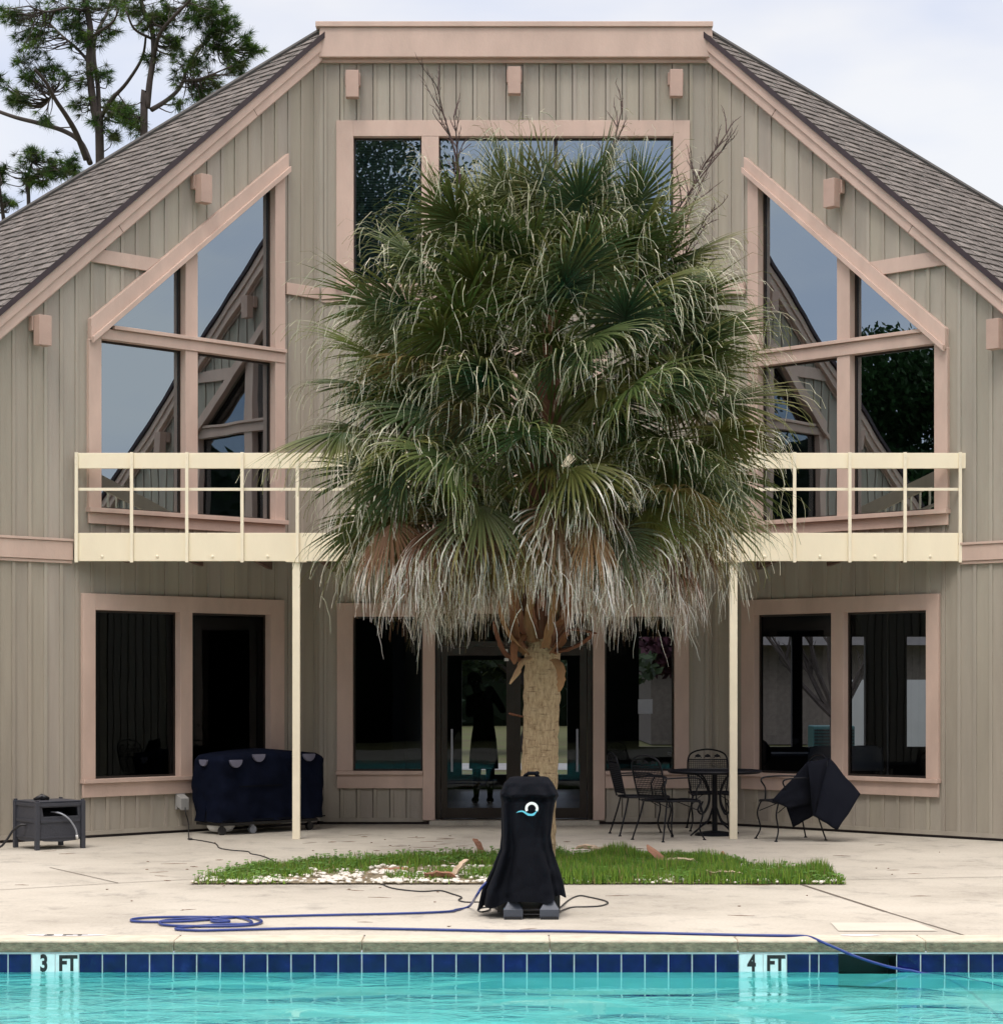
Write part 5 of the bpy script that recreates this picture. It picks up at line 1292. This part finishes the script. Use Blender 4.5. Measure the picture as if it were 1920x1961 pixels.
mb.build('grille', 'black_plastic', t)

# ------------------------------------------------------------------ trees
def tuft(mb, c, d, L, n, colr, w=.006):
    for k in range(n):
        v = (d * random.uniform(.2, 1.0) + Vector((random.gauss(0, 1), random.gauss(0, 1), random.gauss(0, .8))) * .62).normalized()
        s = v.cross(Vector((random.random(), random.random(), random.random()))).normalized() * w; LL = L * random.uniform(.6, 1.1)
        g = random.uniform(.55, 1.35); c0 = c + v * .02
        mb.add([c0 - s, c0 + s, c0 + v * LL + Vector((0, 0, -.15 * LL))], [(0, 1, 2)], tuple(x * g for x in colr))
def limb(mb, pts, r0, r1): mb.tube(catmull(pts, 5), r0, 8, r1=r1, cap=True)
def pine(label, Y, limbs, clumps, tuftL=.24):
    base = at_y(limbs[0][0][0][0], HY + 1.65 / (Y - CAM.y) * F, Y); base.z = 0
    t = empty('pine_tree', base, label, 'tree', 'pines behind the clubhouse')
    tr = MB(); allp = []
    k = F / (Y - CAM.y)
    for i, (pp, a, b) in enumerate(limbs):
        pts = []
        for j, (x, y) in enumerate(pp): pts.append(at_y(x, y, Y + (0 if i == 0 else j * .35 * (1 if i % 2 else -1))))
        if i == 0: pts = [Vector((pts[0].x + .25, Y, 0)), Vector((pts[0].x + .1, Y, 3.5))] + pts
        c = catmull(pts, 5); allp += c[(0 if i else 10):]; tr.tube(c, a / k, 8, r1=b / k)
    cr = MB()
    for (x, y, rad, n) in clumps:
        for q in range(int(n * 1.7)):
            rr = rad / k
            c = at_y(x, y, Y) + Vector((random.gauss(0, .72) * rr, random.gauss(0, 1.1) * rr, random.gauss(0, .62) * rr))
            near = min(allp, key=lambda p: (p - c).length_squared); rr *= 1
            mid = (near + c) / 2 + Vector((random.uniform(-.1, .1), 0, -.12 * random.random()))
            if (near - c).length < 2.6 and q % 2 == 0: tr.tube(catmull([near, mid, c], 3), .016, 4, r1=.006, cap=False)
            elif q: 
                pc = prev; tr.tube([pc, c], .009, 3, r1=.005, cap=False)
            prev = c
            d = (c - near).normalized() if (c - near).length > .01 else Vector((0, 0, 1))
            tuft(cr, c, d, tuftL * random.uniform(.7, 1.05), 40, random.choice([(.06, .13, .025), (.04, .09, .02), (.11, .19, .035), (.03, .06, .02), (.08, .10, .04)]), .0065)
    tr.build('trunk', 'bark_pine', t, smooth=True); cr.build('crown', 'needle', t)
S = lambda x, y: (x / 2.72, y / 2.72)
pine('tall pine behind the left roof with one long bare limb reaching left', 24, [
    ([S(520, 800), S(505, 650), S(480, 500), S(465, 330), S(470, 150), S(445, 0), S(440, -250)], 9.5, 5),
    ([S(470, 850), S(420, 740), S(330, 680), S(200, 640), S(80, 610), S(-60, 560)], 5.5, 3.5),
    ([S(450, 830), S(400, 700), S(350, 610), S(290, 520), S(240, 430), S(180, 360)], 6, 2.5),
    ([S(515, 600), S(510, 450), S(490, 300), S(500, 180), S(560, 60), S(590, -60)], 5, 2.5),
    ([S(510, 640), S(580, 520), S(660, 430), S(740, 300), S(760, 180)], 4.5, 2),
    ([S(470, 330), S(400, 250), S(330, 190), S(260, 120)], 3.5, 1.5), ([S(465, 200), S(520, 160), S(590, 110), S(620, 40)], 3, 1.5),
    ([S(280, 480), S(250, 520), S(200, 560), S(130, 520)], 2.5, 1.2), ([S(450, 60), S(350, 40), S(240, 60), S(150, 30)], 3, 1.5)],
    [(70, 70, 24, 26), (20, 28, 18, 16), (135, 40, 20, 22), (165, 75, 16, 18), (95, 135, 17, 18), (45, 118, 14, 10), (58, 152, 12, 12), (40, 190, 13, 12), (0, 155, 14, 9), (30, 185, 14, 9), (110, 10, 22, 14), (215, 10, 20, 14), (205, 55, 16, 11), (175, 130, 18, 8), (200, 140, 14, 7), (155, 200, 14, 8), (85, 225, 12, 7), (220, 205, 18, 16), (245, 220, 15, 16), (185, 235, 12, 9), (215, 262, 10, 8), (125, 150, 18, 6), (150, 160, 16, 6), (60, 30, 24, 12), (170, 15, 20, 12)])
pine('second pine behind the left roof, its crown reaching over the shingles', 22.5, [
    ([S(750, 690), S(765, 560), S(780, 420), S(800, 280), S(790, 150), S(740, 30), S(720, -150)], 8.5, 3.5),
    ([S(790, 570), S(870, 520), S(940, 450), S(980, 340), S(1040, 240), S(1120, 180)], 5, 2),
    ([S(800, 300), S(830, 180), S(900, 90), S(980, 10), S(1030, -60)], 4.5, 2),
    ([S(760, 600), S(700, 620), S(640, 600), S(570, 580)], 3, 1.5), ([S(960, 420), S(1040, 410), S(1120, 380), S(1210, 340)], 3, 1.2),
    ([S(1060, 230), S(1150, 250), S(1230, 260), S(1320, 250)], 2.5, 1), ([S(790, 200), S(700, 150), S(660, 60)], 3, 1.5), ([S(980, 20), S(1080, 60), S(1170, 50)], 3, 1.2)],
    [(258, 15, 18, 18), (300, 45, 20, 26), (328, 78, 14, 18), (325, 20, 20, 18), (370, 35, 20, 16), (410, 20, 22, 20), (432, 45, 16, 18), (405, 60, 16, 12), (350, 118, 16, 8), (372, 122, 14, 14), (450, 128, 16, 22), (470, 80, 14, 12), (488, 98, 10, 9), (430, 105, 16, 8), (395, 160, 20, 22), (380, 182, 14, 12), (345, 150, 14, 6), (290, 105, 14, 7), (240, 215, 12, 10), (262, 240, 12, 10), (400, 95, 16, 7), (340, 200, 12, 5), (420, 80, 14, 8), (385, 5, 20, 12)])
pine('small pine low at the left photo edge behind the eave', 20, [
    ([S(150, 1100), S(140, 1000), S(150, 900), S(170, 840)], 5, 2), ([S(145, 960), S(230, 900), S(330, 880)], 2.5, 1), ([S(20, 1150), S(0, 1000), S(-20, 860)], 4, 2)],
    [(60, 300, 13, 18), (55, 335, 16, 14), (110, 322, 18, 20), (135, 318, 12, 12), (75, 350, 12, 8), (5, 325, 8, 8), (12, 385, 14, 14), (0, 345, 8, 6), (90, 335, 12, 8)], .22)

def leafy(mb, c, rad, n, size, col):
    for k in range(n):
        v = Vector((random.gauss(0, 1), random.gauss(0, 1), random.gauss(0, 1))).normalized() * (random.random() ** .4)
        p = Vector(c) + Vector((v.x * rad[0], v.y * rad[1], v.z * rad[2])); a = Vector((random.gauss(0, 1), random.gauss(0, 1), random.gauss(0, 1))).normalized() * size; b = a.orthogonal().normalized() * size * .6
        g = random.uniform(.5, 1.4); mb.add([p - a, p - b, p + a, p + b], [(0, 1, 2, 3)], tuple(x * g for x in col))
def broad(name, label, x, y, h, r, col, group, n=9, leaves=900, size=.16):
    t = empty(name, (x, y, 0), label, 'tree', group)
    tr = MB(); tr.tube(catmull([(x, y, 0), (x + .2, y, h * .3), (x, y + .2, h * .6), (x, y, h * .85)], 4), r * .07, 8, r1=.05)
    cr = MB()
    for k in range(n):
        a = random.uniform(0, 6.28); q = random.uniform(.1, .75) * r; z = h * random.uniform(.45, .92)
        c = (x + q * math.cos(a), y + q * math.sin(a), z); tr.tube([(x, y, h * .35), ((x + c[0]) / 2, (y + c[1]) / 2, (h * .4 + z) / 2), c], .09, 5, r1=.02)
        leafy(cr, c, (r * .42, r * .42, h * .13), leaves, size, col)
    tr.build('trunk', 'bark_pine', t); cr.build('crown', 'needle', t)
# mirrored in the right hand windows (they stand left of the patio)
broad('oak_tree', 'broad dark oak beyond the left side of the patio, mirrored in the right windows', -24, -4.5, 10.0, 5.0, (.022, .055, .018), 'trees left of the patio', 14, 2600, .09)
broad('oak_tree', 'dark oak nearer the pool beyond the left of the patio, mirrored in the right windows', -21, -9, 8.5, 4.0, (.02, .05, .02), 'trees left of the patio', 11, 2600, .09)
broad('oak_tree', 'tall oak standing behind the pool, mirrored in the left pane of the top window', -6.5, -52, 25, 8.0, (.060, .095, .055), 'trees behind the pool', 24, 2600, .11)
broad('shrub_tree', 'evergreen shrub tree in the yard seen through the glass door', .5, 27, 4.5, 3.0, (.03, .05, .02), 'yard plants', 9, 500)
broad('shrub_tree', 'flowering shrub in the yard seen through the window right of the door', 4.5, 30, 4.8, 2.8, (.09, .035, .05), 'yard plants', 9, 500)
t = empty('bare_tree', (6.6, 18, 0), 'bare branching tree in the yard seen through the right ground floor window', 'tree')
mb = MB(); mb.tube([(6.6, 18, 0), (6.6, 18, 1.0)], .16, 8)
for k in range(7): twig(mb, Vector((6.6, 18, .9)), Vector((random.uniform(-.8, .8), .2, 1)).normalized(), 3.2, .06, 2)
mb.build('trunk', 'bark_pine', t)

for Y, h, hz in ((-38, 12, 'unseen woods added behind the photographer, mirrored dark in the lower windows, shading the balcony wall'), (62, 9, 'woods closing the yard behind the clubhouse, seen through the windows')):  # first row is an unseen addition that darkens low reflections and wall light
    mb = MB()
    for k in range(64):
        x = -80 + k * 2.5; hh = h * random.uniform(.75, 1.1)
        mb.blob((x, Y - math.copysign(.6, -Y), hh * .45), (3.2, 1.2, hh * .50), 12, 10, .10, (.014, .024, .012))
        leafy(mb, (x, Y + random.uniform(-1, 1), hh * .5), (2.4, 1.9, hh * .52), 420, .20, (.022, .042, .020))
    tag(mb.build('distant_woods', 'needle', loc=(0, Y, 0)), hz, 'woods', kind='stuff')

# ------------------------------------------------------------------ light, sky, camera
wd = bpy.data.worlds.new('World'); sc.world = wd; wd.use_nodes = True
n = wd.node_tree.nodes; l = wd.node_tree.links; n.clear()
SUN_EL, SUN_AZ = math.radians(60), math.radians(200)    # behind and a little left of the camera
out = n.new('ShaderNodeOutputWorld'); bg = n.new('ShaderNodeBackground'); bg.inputs[1].default_value = .1; l.new(bg.outputs[0], out.inputs[0])
sky = n.new('ShaderNodeTexSky'); sky.sky_type = 'NISHITA'; sky.sun_disc = False; sky.sun_elevation = SUN_EL; sky.sun_rotation = SUN_AZ; sky.air_density = 1; sky.dust_density = 2
tc = n.new('ShaderNodeTexCoord'); sep = n.new('ShaderNodeSeparateXYZ'); l.new(tc.outputs['Generated'], sep.inputs[0])
mp = n.new('ShaderNodeMapping'); mp.inputs['Scale'].default_value = (1.2, 1.2, 3.2); mp.inputs['Rotation'].default_value = (0, .25, .4); l.new(tc.outputs['Generated'], mp.inputs[0])
ns = n.new('ShaderNodeTexNoise'); ns.inputs['Scale'].default_value = 2.6; ns.inputs['Detail'].default_value = 5; ns.inputs['Roughness'].default_value = .5; l.new(mp.outputs[0], ns.inputs['Vector'])
rc = ramp(n, [(.36, (5.4, 6.3, 8.4)), (.50, (7.0, 7.5, 8.8)), (.62, (8.6, 8.7, 9.0))]); l.new(ns.outputs[0], rc.inputs[0])
mr = n.new('ShaderNodeMapRange'); mr.inputs[1].default_value = .33; mr.inputs[2].default_value = 1.0; mr.inputs[3].default_value = 1.0; mr.inputs[4].default_value = 4.0; l.new(sep.outputs[2], mr.inputs[0])
ml = n.new('ShaderNodeVectorMath'); ml.operation = 'SCALE'; l.new(rc.outputs[0], ml.inputs[0]); l.new(mr.outputs[0], ml.inputs['Scale'])
wr = ramp(n, [(.25, (1, 1, 1)), (.7, (1.16, 1.0, .84))]); l.new(sep.outputs[2], wr.inputs[0])
wm = n.new('ShaderNodeMix'); wm.data_type = 'RGBA'; wm.blend_type = 'MULTIPLY'; wm.inputs[0].default_value = 1; l.new(ml.outputs[0], wm.inputs[6]); l.new(wr.outputs[0], wm.inputs[7])
mx = n.new('ShaderNodeMix'); mx.data_type = 'RGBA'; mx.inputs[0].default_value = .90; l.new(sky.outputs[0], mx.inputs[6]); l.new(wm.outputs[2], mx.inputs[7]); l.new(mx.outputs[2], bg.inputs[0])
sd = bpy.data.lights.new('sun', 'SUN'); sd.energy = 1.0; sd.angle = math.radians(14); sd.color = (1, .95, .88)
so = bpy.data.objects.new('sun', sd); COL.objects.link(so)
sdir = Vector((math.sin(SUN_AZ) * math.cos(SUN_EL), math.cos(SUN_AZ) * math.cos(SUN_EL), math.sin(SUN_EL)))
so.rotation_euler = sdir.to_track_quat('Z', 'Y').to_euler(); so.location = sdir * 40
cd = bpy.data.cameras.new('camera'); co = bpy.data.objects.new('camera', cd); COL.objects.link(co)
cd.sensor_fit = 'HORIZONTAL'; cd.sensor_width = 36; cd.lens = F / 1920 * 36; cd.clip_end = 3000; cd.clip_start = .1
cd.shift_x = (960 - VX) / 1920; cd.shift_y = (HY - 980.5) / 1920
co.location = CAM; co.rotation_euler = (math.radians(90), 0, 0); sc.camera = co
sc.view_settings.view_transform = 'Standard'; sc.view_settings.look = 'None'; sc.view_settings.gamma = 1; sc.view_settings.exposure = .18
sc.render.engine = 'CYCLES'
try:
    sc.cycles.max_bounces = 10; sc.cycles.transparent_max_bounces = 16; sc.cycles.transmission_bounces = 8; sc.cycles.glossy_bounces = 5
except Exception: pass
